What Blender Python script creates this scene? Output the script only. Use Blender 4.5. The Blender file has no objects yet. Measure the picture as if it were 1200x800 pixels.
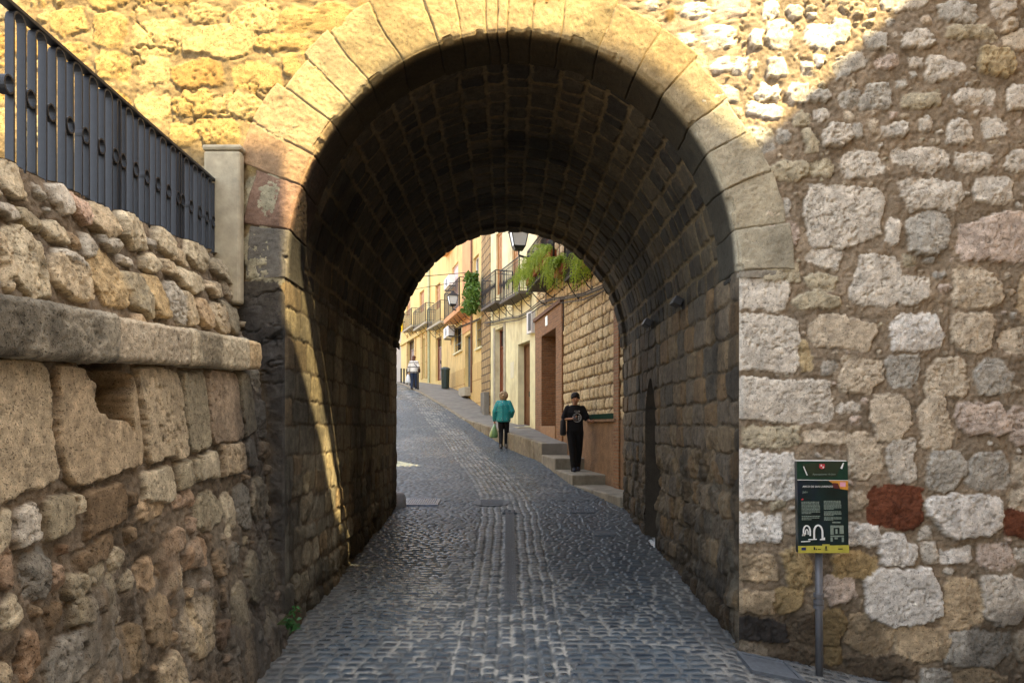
import bpy, math, random
import numpy as np
from mathutils import Vector, Matrix
PI = math.pi
rnd = random.Random(7)
sc = bpy.context.scene
COL = sc.collection
EYE, F, VX, VY = 1.85, 867.0, 595.0, 500.0      # eye height; focal length and vanishing point of the 1200 px wide photo

# ------------------------------------------------------------------ helpers: colour, noise
def lin(c, k=1.0):
    out = []
    for v in c[:3]:
        v = v / 255.0
        out.append((v / 12.92 if v <= 0.04045 else ((v + 0.055) / 1.055) ** 2.4) * k)
    return tuple(out)

def _hash(ix, iy, seed):
    h = (ix.astype(np.int64) * 374761393 + iy.astype(np.int64) * 668265263 + seed * 974634721) & 0xFFFFFFFF
    h = ((h ^ (h >> 13)) * 1274126177) & 0xFFFFFFFF
    h = h ^ (h >> 16)
    return (h & 0xFFFF).astype(np.float64) / 32767.5 - 1.0

def vnoise(x, y, seed=0):
    x = np.asarray(x, float); y = np.asarray(y, float)
    fx = np.floor(x); fy = np.floor(y)
    tx = x - fx; ty = y - fy
    tx = tx * tx * tx * (tx * (tx * 6 - 15) + 10); ty = ty * ty * ty * (ty * (ty * 6 - 15) + 10)
    a = _hash(fx, fy, seed); b = _hash(fx + 1, fy, seed)
    c = _hash(fx, fy + 1, seed); d = _hash(fx + 1, fy + 1, seed)
    return (a * (1 - tx) + b * tx) * (1 - ty) + (c * (1 - tx) + d * tx) * ty

def fbm(x, y, f, octs=4, seed=0, gain=0.5):
    s = 0; a = 1.0; n = 0
    for o in range(octs):
        s = s + a * vnoise(x * f + 17.3 * o, y * f - 9.1 * o, seed + o * 31); n += a
        a *= gain; f *= 2.03
    return s / n * 1.5

def sstep(a, b, x):
    t = np.clip((x - a) / (b - a), 0, 1)
    return t * t * (3 - 2 * t)

# ------------------------------------------------------------------ helpers: objects
def link(o, parent=None):
    COL.objects.link(o)
    if parent is not None:
        o.parent = parent
    return o

def origin(o):
    v = Vector((0, 0, 0))
    while o is not None:
        v += o.location; o = o.parent
    return v

def tag(o, label=None, cat=None, group=None, kind=None):
    if label: o['label'] = label
    if cat: o['category'] = cat
    if group: o['group'] = group
    if kind: o['kind'] = kind
    return o

def empty(name, loc, label=None, cat=None, group=None):
    o = bpy.data.objects.new(name, None)
    o.empty_display_size = 0.1
    o.location = loc
    link(o)
    return tag(o, label, cat, group)

def copy_tree(o, parent=None):
    c = o.copy(); COL.objects.link(c)
    if parent is not None: c.parent = parent
    for ch in list(o.children):
        copy_tree(ch, c)
    return c

def raw_mesh(name, V, Fq, mat, parent=None, col=None, uv=None, smooth=True, mats=None, midx=None):
    """V (n,3) world coordinates; Fq (m,4) quads as array, or list of faces"""
    me = bpy.data.meshes.new(name)
    V = np.asarray(V, np.float32).copy()
    if parent is not None:
        V -= np.array(origin(parent), np.float32)
    if isinstance(Fq, np.ndarray):
        m = len(Fq)
        me.vertices.add(len(V)); me.vertices.foreach_set('co', V.ravel())
        me.loops.add(m * 4); me.loops.foreach_set('vertex_index', Fq.astype(np.int32).ravel())
        me.polygons.add(m)
        me.polygons.foreach_set('loop_start', np.arange(0, m * 4, 4, dtype=np.int32))
        me.update(calc_edges=True)
    else:
        me.from_pydata([tuple(v) for v in V], [], Fq)
        me.update()
    if smooth:
        me.polygons.foreach_set('use_smooth', np.ones(len(me.polygons), bool))
    if col is not None:
        a = me.color_attributes.new('Col', 'FLOAT_COLOR', 'POINT')
        c = np.ones((len(V), 4), np.float32); c[:, :col.shape[1]] = col
        a.data.foreach_set('color', c.ravel())
    if uv is not None:
        l = me.uv_layers.new(name='UVMap')
        l.data.foreach_set('uv', np.asarray(uv, np.float32).ravel())
    if mats:
        for m_ in mats: me.materials.append(m_)
        me.polygons.foreach_set('material_index', np.asarray(midx, np.int32))
    else:
        me.materials.append(mat)
    me.validate()
    o = bpy.data.objects.new(name, me)
    return link(o, parent)

def grids(name, glist, mat, parent=None):
    """glist: [(P(nv,nu,3), col(nv,nu,3|4), mask(nv-1,nu-1)|None, flip)] joined into ONE mesh"""
    VV, FF, CC, off = [], [], [], 0
    for P, C, mask, flip in glist:
        nv, nu = P.shape[:2]
        idx = np.arange(nv * nu).reshape(nv, nu)
        q = np.stack([idx[:-1, :-1], idx[:-1, 1:], idx[1:, 1:], idx[1:, :-1]], -1)
        if flip: q = q[..., ::-1]
        q = q.reshape(-1, 4)
        if mask is not None: q = q[mask.ravel()]
        used = np.zeros(nv * nu, bool); used[q.ravel()] = True
        rm = np.cumsum(used) - 1
        VV.append(P.reshape(-1, 3)[used]); FF.append(rm[q] + off)
        c = np.ones((nv * nu, 4)); c[:, :C.shape[-1]] = C.reshape(nv * nu, -1)
        CC.append(c[used]); off += int(used.sum())
    return raw_mesh(name, np.concatenate(VV), np.concatenate(FF), mat, parent, np.concatenate(CC))

class MB:
    """collects shapes (world coordinates) that become ONE mesh"""
    def __init__(s): s.v = []; s.f = []; s.uv = []; s.mi = []
    def add(s, vs, fs, uvs=None, mi=0):
        b = len(s.v); s.v += [tuple(v) for v in vs]
        for k, f in enumerate(fs):
            s.f.append(tuple(i + b for i in f)); s.mi.append(mi)
            s.uv += (uvs[k] if uvs else [(0, 0)] * len(f))
        return s
    def box(s, c, d, M=None, mi=0):
        x, y, z = d[0] / 2, d[1] / 2, d[2] / 2
        vs = [Vector((sx * x, sy * y, sz * z)) for sx in (-1, 1) for sy in (-1, 1) for sz in (-1, 1)]
        if M is not None: vs = [M @ v for v in vs]
        vs = [v + Vector(c) for v in vs]
        return s.add(vs, [(0, 1, 3, 2), (4, 6, 7, 5), (0, 4, 5, 1), (2, 3, 7, 6), (0, 2, 6, 4), (1, 5, 7, 3)], None, mi)
    def fbox(s, fr, u0, u1, w0, w1, z0, z1, mi=0):
        """box in a facade frame, with uv in metres"""
        P = [(u, w, z) for u in (u0, u1) for w in (w0, w1) for z in (z0, z1)]
        vs = [fr.pt(*p) for p in P]
        fs = [(0, 1, 3, 2), (4, 6, 7, 5), (0, 4, 5, 1), (2, 3, 7, 6), (0, 2, 6, 4), (1, 5, 7, 3)]
        pick = [lambda p: (p[1], p[2])] * 2 + [lambda p: (p[0], p[2])] * 2 + [lambda p: (p[0], p[1])] * 2
        return s.add(vs, fs, [[pick[k](P[i]) for i in f] for k, f in enumerate(fs)], mi)
    def tube(s, pts, r, n=8, closed=False, mi=0):
        pts = [Vector(p) for p in pts]; N = len(pts)
        rs = r if isinstance(r, (list, tuple)) else [r] * N
        vs = []; up = None
        for i in range(N):
            a = pts[(i - 1) % N] if (closed or i > 0) else pts[i]
            b = pts[(i + 1) % N] if (closed or i < N - 1) else pts[i]
            t = (b - a).normalized()
            if up is None:
                up = Vector((0, 0, 1)) if abs(t.z) < 0.9 else Vector((1, 0, 0))
            x = t.cross(up).normalized(); y = x.cross(t).normalized(); up = y
            for k in range(n):
                a_ = 2 * PI * k / n
                vs.append(pts[i] + (x * math.cos(a_) + y * math.sin(a_)) * rs[i])
        fs = []
        for i in range(N if closed else N - 1):
            j = (i + 1) % N
            for k in range(n):
                fs.append((i * n + k, i * n + (k + 1) % n, j * n + (k + 1) % n, j * n + k))
        if not closed:
            fs.append(tuple(range(n))[::-1]); fs.append(tuple((N - 1) * n + k for k in range(n)))
        return s.add(vs, fs, None, mi)
    def loft(s, rings, n=16, mi=0):
        """rings: (centre, ax Vector, ay Vector) ellipses"""
        vs = []
        for c, ax, ay in rings:
            for k in range(n):
                a = 2 * PI * k / n
                vs.append(Vector(c) + Vector(ax) * math.cos(a) + Vector(ay) * math.sin(a))
        fs = []
        for i in range(len(rings) - 1):
            for k in range(n):
                fs.append((i * n + k, i * n + (k + 1) % n, (i + 1) * n + (k + 1) % n, (i + 1) * n + k))
        fs.append(tuple(range(n))[::-1]); fs.append(tuple((len(rings) - 1) * n + k for k in range(n)))
        return s.add(vs, fs, None, mi)
    def ball(s, c, r, n=14, m=9, mi=0):
        rx, ry, rz = (r, r, r) if not isinstance(r, (tuple, list)) else r
        rings = []
        for i in range(1, m):
            t = -PI / 2 + PI * i / m
            rings.append((Vector(c) + Vector((0, 0, rz * math.sin(t))), Vector((rx * math.cos(t), 0, 0)), Vector((0, ry * math.cos(t), 0))))
        return s.loft(rings, n, mi)
    def build(s, name, mat, parent=None, smooth=False, bevel=0, mats=None, remesh=0, uv=True):
        o = raw_mesh(name, np.array(s.v), s.f, mat, parent, None, s.uv if uv else None, smooth, mats, s.mi if mats else None)
        if bevel:
            md = o.modifiers.new('bevel', 'BEVEL'); md.width = bevel; md.segments = 2; md.limit_method = 'ANGLE'
        if remesh:
            md = o.modifiers.new('remesh', 'REMESH'); md.mode = 'VOXEL'; md.voxel_size = remesh; md.use_smooth_shade = True
            md = o.modifiers.new('smooth', 'SMOOTH'); md.iterations = 4; md.factor = 0.5
            dg = bpy.context.evaluated_depsgraph_get()
            me = bpy.data.meshes.new_from_object(o.evaluated_get(dg))
            o.modifiers.clear(); o.data = me
            me.polygons.foreach_set('use_smooth', np.ones(len(me.polygons), bool))
        return o

# ------------------------------------------------------------------ materials
def new_mat(name):
    m = bpy.data.materials.new(name); m.use_nodes = True
    nt = m.node_tree; b = nt.nodes['Principled BSDF']
    return m, nt, b

def N(nt, t, **kw):
    n = nt.nodes.new(t)
    for k, v in kw.items():
        if k in n.inputs: n.inputs[k].default_value = v
        else: setattr(n, k, v)
    return n

def noise_node(nt, scale, detail=4, rough=0.55, vec=None):
    n = N(nt, 'ShaderNodeTexNoise'); n.inputs['Scale'].default_value = scale
    n.inputs['Detail'].default_value = detail; n.inputs['Roughness'].default_value = rough
    if vec is not None: nt.links.new(vec, n.inputs['Vector'])
    return n

def ramp(nt, src, lo, hi, a=0.3, b=0.7):
    r = N(nt, 'ShaderNodeMapRange'); nt.links.new(src, r.inputs[0])
    r.inputs[1].default_value = a; r.inputs[2].default_value = b
    r.inputs[3].default_value = lo; r.inputs[4].default_value = hi
    return r.outputs[0]

def vmul(nt, colour, fac):
    v = N(nt, 'ShaderNodeVectorMath', operation='SCALE')
    nt.links.new(colour, v.inputs[0]); nt.links.new(fac, v.inputs['Scale'])
    return v.outputs[0]

def coords(nt, scale=None):
    g = N(nt, 'ShaderNodeNewGeometry'); v = g.outputs['Position']
    if scale:
        m = N(nt, 'ShaderNodeMapping'); nt.links.new(v, m.inputs[0]); m.inputs['Scale'].default_value = scale; v = m.outputs[0]
    return v

def bump(nt, b, src, strength, dist, prev=None):
    n = N(nt, 'ShaderNodeBump'); n.inputs['Strength'].default_value = strength; n.inputs['Distance'].default_value = dist
    nt.links.new(src, n.inputs['Height'])
    if prev is not None: nt.links.new(prev, n.inputs['Normal'])
    nt.links.new(n.outputs[0], b.inputs['Normal'])
    return n.outputs[0]

def mat_attr(name, rough=0.9, grain=130, mottle=16, pore=75, gc=0.26, mc=0.22, pd=0.5, bs=0.8, spec=0.3, use_alpha=False, masked=True):
    """stone: colour of each block comes with the mesh (alpha 1 on stone, 0 on mortar); grain, pores and mottling from noise"""
    m, nt, b = new_mat(name)
    at = N(nt, 'ShaderNodeAttribute', attribute_name='Col')
    p = coords(nt)
    n1 = noise_node(nt, grain, 4, 0.7, p); n2 = noise_node(nt, mottle, 5, 0.6, p); n3 = noise_node(nt, pore, 2, 0.5, p)
    c = vmul(nt, at.outputs['Color'], ramp(nt, n1.outputs[0], 1 - gc, 1 + gc, .3, .7))
    c = vmul(nt, c, ramp(nt, n2.outputs[0], 1 - mc, 1 + mc))
    pits = ramp(nt, n3.outputs[0], 0, 1, .60, .68)
    if masked and not use_alpha:
        mm = N(nt, 'ShaderNodeMath', operation='MULTIPLY'); nt.links.new(pits, mm.inputs[0]); mxx = N(nt, 'ShaderNodeMath', operation='MAXIMUM'); nt.links.new(at.outputs['Alpha'], mxx.inputs[0]); mxx.inputs[1].default_value = .55; nt.links.new(mxx.outputs[0], mm.inputs[1]); pits = mm.outputs[0]
    pf = N(nt, 'ShaderNodeMath', operation='MULTIPLY_ADD'); nt.links.new(pits, pf.inputs[0]); pf.inputs[1].default_value = -pd; pf.inputs[2].default_value = 1.0
    c = vmul(nt, c, pf.outputs[0])
    nt.links.new(c, b.inputs['Base Color'])
    b.inputs['Roughness'].default_value = rough
    b.inputs['Specular IOR Level'].default_value = spec
    if use_alpha: nt.links.new(at.outputs['Alpha'], b.inputs['Roughness'])
    k = bump(nt, b, n1.outputs[0], bs, .006)
    k = bump(nt, b, n2.outputs[0], bs * .5, .012, k)
    bump(nt, b, pf.outputs[0], bs, .008, k)
    return m

def mat_plain(name, c, rough=0.7, metal=0.0, var=0.15, scale=8.0, bs=0.0, bd=0.005, bscale=60, spec=0.5, stain=None):
    m, nt, b = new_mat(name)
    p = coords(nt)
    rgb = N(nt, 'ShaderNodeRGB'); rgb.outputs[0].default_value = (*c, 1)
    n1 = noise_node(nt, scale, 6, 0.6, p)
    col = vmul(nt, rgb.outputs[0], ramp(nt, n1.outputs[0], 1 - var, 1 + var))
    if stain:
        n3 = noise_node(nt, stain[1], 5, 0.65, coords(nt, (1, 1, 0.35)))
        mx = N(nt, 'ShaderNodeMix', data_type='RGBA')
        nt.links.new(ramp(nt, n3.outputs[0], 0, stain[2], 0.5, 0.72), mx.inputs[0])
        nt.links.new(col, mx.inputs[6]); mx.inputs[7].default_value = (*stain[0], 1); col = mx.outputs[2]
    nt.links.new(col, b.inputs['Base Color'])
    b.inputs['Roughness'].default_value = rough; b.inputs['Metallic'].default_value = metal
    b.inputs['Specular IOR Level'].default_value = spec
    if bs:
        n2 = noise_node(nt, bscale, 4, 0.6, p); bump(nt, b, n2.outputs[0], bs, bd)
    return m

def mat_brick(name, c1, c2, mortar, w=0.24, h=0.065, msize=0.012, rough=0.85, bd=0.006, offset=0.5):
    m, nt, b = new_mat(name)
    uv = N(nt, 'ShaderNodeUVMap')
    t = N(nt, 'ShaderNodeTexBrick'); nt.links.new(uv.outputs[0], t.inputs[0])
    t.offset = offset
    t.inputs['Color1'].default_value = (*c1, 1); t.inputs['Color2'].default_value = (*c2, 1); t.inputs['Mortar'].default_value = (*mortar, 1)
    t.inputs['Scale'].default_value = 1; t.inputs['Mortar Size'].default_value = msize; t.inputs['Mortar Smooth'].default_value = 0.2
    t.inputs['Brick Width'].default_value = w; t.inputs['Row Height'].default_value = h
    n1 = noise_node(nt, 25, 5, 0.6, coords(nt))
    c = vmul(nt, t.outputs[0], ramp(nt, n1.outputs[0], 0.7, 1.25))
    nt.links.new(c, b.inputs['Base Color']); b.inputs['Roughness'].default_value = rough
    inv = N(nt, 'ShaderNodeMath', operation='SUBTRACT'); inv.inputs[0].default_value = 1.0; nt.links.new(t.outputs['Fac'], inv.inputs[1])
    k = bump(nt, b, inv.outputs[0], 0.8, bd); bump(nt, b, n1.outputs[0], 0.4, 0.006, k)
    return m

def mat_wood(name, c, rough=0.5, var=0.35):
    m, nt, b = new_mat(name)
    p = coords(nt, (18, 18, 1.2))
    n1 = noise_node(nt, 2.0, 5, 0.6, p)
    rgb = N(nt, 'ShaderNodeRGB'); rgb.outputs[0].default_value = (*c, 1)
    nt.links.new(vmul(nt, rgb.outputs[0], ramp(nt, n1.outputs[0], 1 - var, 1 + var)), b.inputs['Base Color'])
    b.inputs['Roughness'].default_value = rough
    bump(nt, b, n1.outputs[0], 0.3, 0.003)
    return m

def mat_glass(name, c=(0.03, 0.035, 0.04), rough=0.06):
    m, nt, b = new_mat(name)
    b.inputs['Base Color'].default_value = (*c, 1); b.inputs['Roughness'].default_value = rough
    b.inputs['Specular IOR Level'].default_value = 0.8
    return m

def mat_leaf(name, a, b_, trans=0.25):
    m, nt, b = new_mat(name)
    oi = noise_node(nt, 14, 3, 0.6, coords(nt))
    mx = N(nt, 'ShaderNodeMix', data_type='RGBA'); nt.links.new(ramp(nt, oi.outputs[0], 0, 1, 0.35, 0.65), mx.inputs[0])
    mx.inputs[6].default_value = (*a, 1); mx.inputs[7].default_value = (*b_, 1)
    nt.links.new(mx.outputs[2], b.inputs['Base Color']); b.inputs['Roughness'].default_value = 0.55
    tr = N(nt, 'ShaderNodeBsdfTranslucent'); nt.links.new(mx.outputs[2], tr.inputs[0])
    ms = N(nt, 'ShaderNodeMixShader'); ms.inputs[0].default_value = trans
    out = nt.nodes['Material Output']
    nt.links.new(b.outputs[0], ms.inputs[1]); nt.links.new(tr.outputs[0], ms.inputs[2]); nt.links.new(ms.outputs[0], out.inputs[0])
    return m

M = {}
M['stone'] = mat_attr('weathered_stone')
M['ashlar'] = mat_attr('dressed_stone', gc=.22, mc=.16, pd=.35, bs=.6, masked=False)
M['setts'] = mat_attr('basalt_setts', gc=.22, mc=.15, pd=.2, bs=.3, spec=0.6, use_alpha=True)
M['old_masonry'] = mat_attr('old_masonry', gc=.3, mc=.3, pd=.5, bs=.9)
M['iron'] = mat_plain('painted_iron', lin((33, 35, 40)), 0.5, 0.0, 0.25, 30, 0.2, 0.002, 90)
M['black_iron'] = mat_plain('black_iron', lin((30, 30, 32)), 0.55, 0.0, 0.3, 25)
M['grey_metal'] = mat_plain('grey_metal', lin((96, 98, 102)), 0.5, 0.3, 0.15, 12)
M['cast_iron'] = mat_plain('cast_iron', lin((82, 88, 94)), 0.6, 0.0, 0.3, 25, 0.3, 0.002)
M['steel_plate'] = mat_plain('steel_plate', lin((120, 130, 150)), 0.35, 0.6, 0.2, 20)
M['cement'] = mat_plain('cement', lin((165, 158, 140)), 0.9, 0, 0.2, 6, 0.4, 0.006, 50)
M['pavement'] = mat_plain('pavement_concrete', lin((120, 116, 108)), 0.85, 0, 0.22, 3.0, 0.3, 0.004, 70, stain=(lin((88, 84, 78)), 1.2, 0.6))
M['kerb'] = mat_plain('kerb_stone', lin((132, 123, 104)), 0.85, 0, 0.3, 7.0, 0.8, 0.02, 18, stain=(lin((86, 74, 54)), 2.5, 0.8))
M['glass'] = mat_glass('dark_glass')
M['white'] = mat_plain('white_paint', (0.72, 0.72, 0.7), 0.6, 0, 0.08, 5)
# ------------------------------------------------------------------ masonry: irregular stones laid out on a surface
# stone = [cu, cv, hu, hv, power, rotation, proud, tilt_u, tilt_v, rough, colour]
def stone_px(rects, conv, rng, proud=(0.002, 0.022), rough=0.012, p=(4.0, 9.0), k=0.88, grow=1.09):
    out = []
    for r in rects:
        x0, y0, x1, y1 = r[:4]; c = r[4]
        u0, v1 = conv(x0, y0); u1, v0 = conv(x1, y1)
        if u1 < u0: u0, u1 = u1, u0
        pr = r[5] if len(r) > 5 else rng.uniform(*proud)
        out.append([(u0 + u1) / 2, (v0 + v1) / 2, (u1 - u0) / 2 * grow, (v1 - v0) / 2 * (.97 if 850 < r[0] < 873 else grow), rng.uniform(9.5, 13) if 850 < r[0] < 873 else rng.uniform(*p), rng.uniform(-0.06, 0.06), pr,
                    rng.uniform(-0.06, 0.06), rng.uniform(-0.06, 0.06), rough * rng.uniform(0.6, 1.6), lin(c, k)])
    return out

def autofill(stones, u0, u1, v0, v1, sizes, rng, colour, gap=0.012, cell=0.015, tries=2500, proud=(0.0, 0.02), rough=0.012, ok=None, p=(2.4, 4.5)):
    nu = int((u1 - u0) / cell) + 1; nv = int((v1 - v0) / cell) + 1
    occ = np.zeros((nv, nu), bool)
    def rect(cu, cv, hu, hv, s=1.0):
        return (max(0, int((cv - hv * s - v0) / cell)), max(0, int((cv + hv * s - v0) / cell) + 1), max(0, int((cu - hu * s - u0) / cell)), max(0, int((cu + hu * s - u0) / cell) + 1))
    for st in stones:
        a, b, c, d = rect(st[0], st[1], st[2], st[3], 0.96); occ[a:b, c:d] = True
    new = []
    for hu, hv in sizes:
        for _ in range(tries):
            cu = rng.uniform(u0, u1); cv = rng.uniform(v0, v1)
            a_ = hu * rng.uniform(0.8, 1.25); b_ = hv * rng.uniform(0.8, 1.2)
            if ok and not ok(cu, cv): continue
            a, b, c, d = rect(cu, cv, a_ + gap, b_ + gap)
            if occ[a:b, c:d].any(): continue
            a, b, c, d = rect(cu, cv, a_, b_); occ[a:b, c:d] = True
            new.append([cu, cv, a_, b_, rng.uniform(*p), rng.uniform(-0.2, 0.2), rng.uniform(*proud), rng.uniform(-0.08, 0.08), rng.uniform(-0.08, 0.08),
                        rough * rng.uniform(0.6, 1.6), colour(cu, cv, rng)])
    return stones + new

def courses(u0, u1, v0, v1, hr, lr, rng, colour, gap=0.006, proud=(0, 0.012), rough=0.006, p=(6, 12), wob=0.0):
    out = []; v = v0
    while v < v1:
        h = rng.uniform(*hr)
        u = u0 - rng.uniform(0, lr[1])
        while u < u1:
            l = rng.uniform(*lr)
            out.append([u + l / 2, v + h / 2 + rng.uniform(-wob, wob), l / 2 - gap, h / 2 - gap, rng.uniform(*p), rng.uniform(-0.01, 0.01), rng.uniform(*proud),
                        rng.uniform(-0.02, 0.02), rng.uniform(-0.02, 0.02), rough * rng.uniform(0.5, 1.5), colour(u + l / 2, v + h / 2, rng)])
            u += l
        v += h
    return out

def lay(u, v, stones, seed, mortar, warp=0.02, warp2=0.006, edge=0.022, depth=0.028, mnoise=0.014, pits=0.0, grain=0.14, cvar=0.22, facet=1.0, groove=0.015, cuts=0):
    """height and colour of a wall on the regular grid u x v"""
    U, Vv = np.meshgrid(u, v)
    wu = warp * fbm(U, Vv, 5, 3, seed) + warp2 * fbm(U, Vv, 32, 2, seed + 1)
    wv = warp * fbm(U, Vv, 5, 3, seed + 2) + warp2 * fbm(U, Vv, 32, 2, seed + 3)
    Uw, Vw = U + wu, Vv + wv
    D = np.full(U.shape, 1.0); ID = np.full(U.shape, -1, int)
    pad = warp * 1.6 + 0.03
    for k, s in enumerate(stones):
        cu, cv, hu, hv, p, rot = s[:6]
        m = max(hu, hv) * abs(rot) + pad
        i0, i1 = np.searchsorted(u, [cu - hu - m, cu + hu + m]); j0, j1 = np.searchsorted(v, [cv - hv - m, cv + hv + m])
        if i0 >= i1 or j0 >= j1: continue
        a = Uw[j0:j1, i0:i1] - cu; b = Vw[j0:j1, i0:i1] - cv
        cr, sr = math.cos(rot), math.sin(rot)
        xs = (a * cr + b * sr) / hu; ys_ = (b * cr - a * sr) / hv; x = np.abs(xs); y = np.abs(ys_)
        q = (x ** p + y ** p) ** (1 / p)
        if cuts and p < 9:
            rk_ = random.Random(k * 13 + seed)
            for _ in range(cuts):
                an = rk_.uniform(0, 2 * PI); q = np.maximum(q, (xs * math.cos(an) + ys_ * math.sin(an)) / rk_.uniform(.86, 1.2))
        d = (q - 1) * min(hu, hv)
        sub = D[j0:j1, i0:i1]; upd = d < sub
        sub[upd] = d[upd]; ID[j0:j1, i0:i1][upd] = k
    t = np.clip(-D / edge, 0, 1); t = t * t * (3 - 2 * t)
    A = np.array([s[:10] for s in stones]) if stones else np.zeros((1, 10))
    Cc = np.array([s[10] for s in stones]) if stones else np.zeros((1, 3))
    idc = np.where(ID >= 0, ID, 0)
    off = idc * 3.7
    n_big = fbm(U + off, Vv + off * 0.7, 9, 4, seed + 5)
    n_fine = fbm(U, Vv, 40, 3, seed + 6)
    x = (U - A[idc, 0]) / np.maximum(A[idc, 2], .02); y = (Vv - A[idc, 1]) / np.maximum(A[idc, 3], .02)
    rf = np.random.RandomState(seed + 99)
    ns = max(len(stones), 1); R9 = A[:, 9]
    # chipped faces: the face of a stone is the lowest of a few tilted planes
    face = A[idc, 7] * (U - A[idc, 0]) + A[idc, 8] * (Vv - A[idc, 1])
    for kf in range(4):
        an = rf.uniform(0, 2 * PI, ns) if kf else rf.uniform(0, 2 * PI, ns)
        sl = R9 * rf.uniform(.6, 2.6, ns) * facet; c0 = R9 * rf.uniform(.2, 1.6, ns) * facet
        pl_ = c0[idc] - sl[idc] * (x * np.cos(an)[idc] + y * np.sin(an)[idc] + .35 * n_big)
        face = np.minimum(face, pl_)
    crk = 1 - sstep(0, .045, np.abs(fbm(U + off * 2, Vv + off, 4.0, 4, seed + 12)))
    Hs = A[idc, 6] + face + A[idc, 9] * (0.45 * n_big + 0.35 * n_fine) - crk * np.minimum(A[idc, 9], .02) * .7
    if pits:
        pn = fbm(U, Vv, 30, 3, seed + 8); pz = fbm(U + off, Vv, 2.5, 2, seed + 14)
        Hs = Hs - pits * sstep(0.45, 0.6, pn) * sstep(-.2, .3, pz) * (np.abs(A[idc, 9]) > 0.005)
    Hm = -depth + mnoise * (fbm(U, Vv, 5, 4, seed + 7) + 0.45 * n_fine)
    gv_ = np.exp(-np.clip(D, 0, None) / .012) * sstep(-.15, .45, fbm(U, Vv, 7, 3, seed + 15))
    Hm = Hm - groove * gv_
    H = Hm * (1 - t) + np.maximum(Hs, Hm - 0.004) * t
    g1 = fbm(U, Vv, 3, 4, seed + 9); g2 = fbm(U, Vv, 60, 2, seed + 10)
    veg = fbm(U + off * 1.3, Vv, 14, 3, seed + 13)
    mc = np.array(mortar)[None, None, :] * (1 + 0.26 * g1 + 0.2 * n_fine)[..., None]
    scol = Cc[idc] * (1 + cvar * veg + grain * g2 - .3 * crk)[..., None]
    tc = np.clip((-D + .002 * n_fine) / 0.006, 0, 1)[..., None]
    C = mc * (1 - tc) + scol * tc
    C = np.concatenate([np.clip(C, 0.004, 0.95), tc], -1)
    return U, Vv, H, C, D, ID

def hexc(r, g, b): return (r, g, b)
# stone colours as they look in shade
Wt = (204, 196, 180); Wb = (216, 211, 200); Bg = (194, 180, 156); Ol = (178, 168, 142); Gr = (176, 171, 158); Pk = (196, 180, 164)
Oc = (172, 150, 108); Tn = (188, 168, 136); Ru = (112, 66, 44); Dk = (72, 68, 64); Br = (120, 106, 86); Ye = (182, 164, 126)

# ------------------------------------------------------------------ ground height
GY = [-14, 2.0, 4.3, 6.3, 9.5, 12.6, 16.0, 19.0, 21.5, 25.0, 28.0, 31.0, 35.0, 40.0, 46.0, 60.0, 100.0]
GZ = [-1.5, -.32, -.15, 0.0, .235, .47, .73, 1.0, 1.22, 1.72, 2.25, 2.80, 3.52, 4.08, 4.6, 5.5, 7.5]
_yy = np.linspace(-14, 100, 2281); _zz = np.interp(_yy, GY, GZ)
_k = np.ones(41) / 41; _zs = np.convolve(np.pad(_zz, 20, mode='edge'), _k, 'valid')
def gz(X, Y):
    X = np.asarray(X, float); Y = np.asarray(Y, float)
    z = np.interp(Y, _yy, _zs)
    return z - 0.206 * np.clip(X - 1.75, 0, 5) * (1 - sstep(6.3, 6.6, Y))
def gzf(x, y): return float(gz(x, y))
XC = lambda Y: np.interp(Y, [-14, 12.0, 14.0, 16.1, 19, 23, 31, 38, 48, 60], [0.03, 0.03, -.08, -.36, -.85, -1.55, -3.4, -5.4, -8.6, -12.5])   # axis of the street

# ------------------------------------------------------------------ the gate: a wall with a barrel passage
YF, YB = 6.3, 12.6
AX, AZ, AA, AB = 0.036, 3.158, 1.926, 2.05          # arch: centre x, springing z, half width, rise
XL, XR = AX - AA, AX + AA
def front(px, py): return ((px - VX) * YF / F, EYE - (py - VY) * YF / F)

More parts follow.
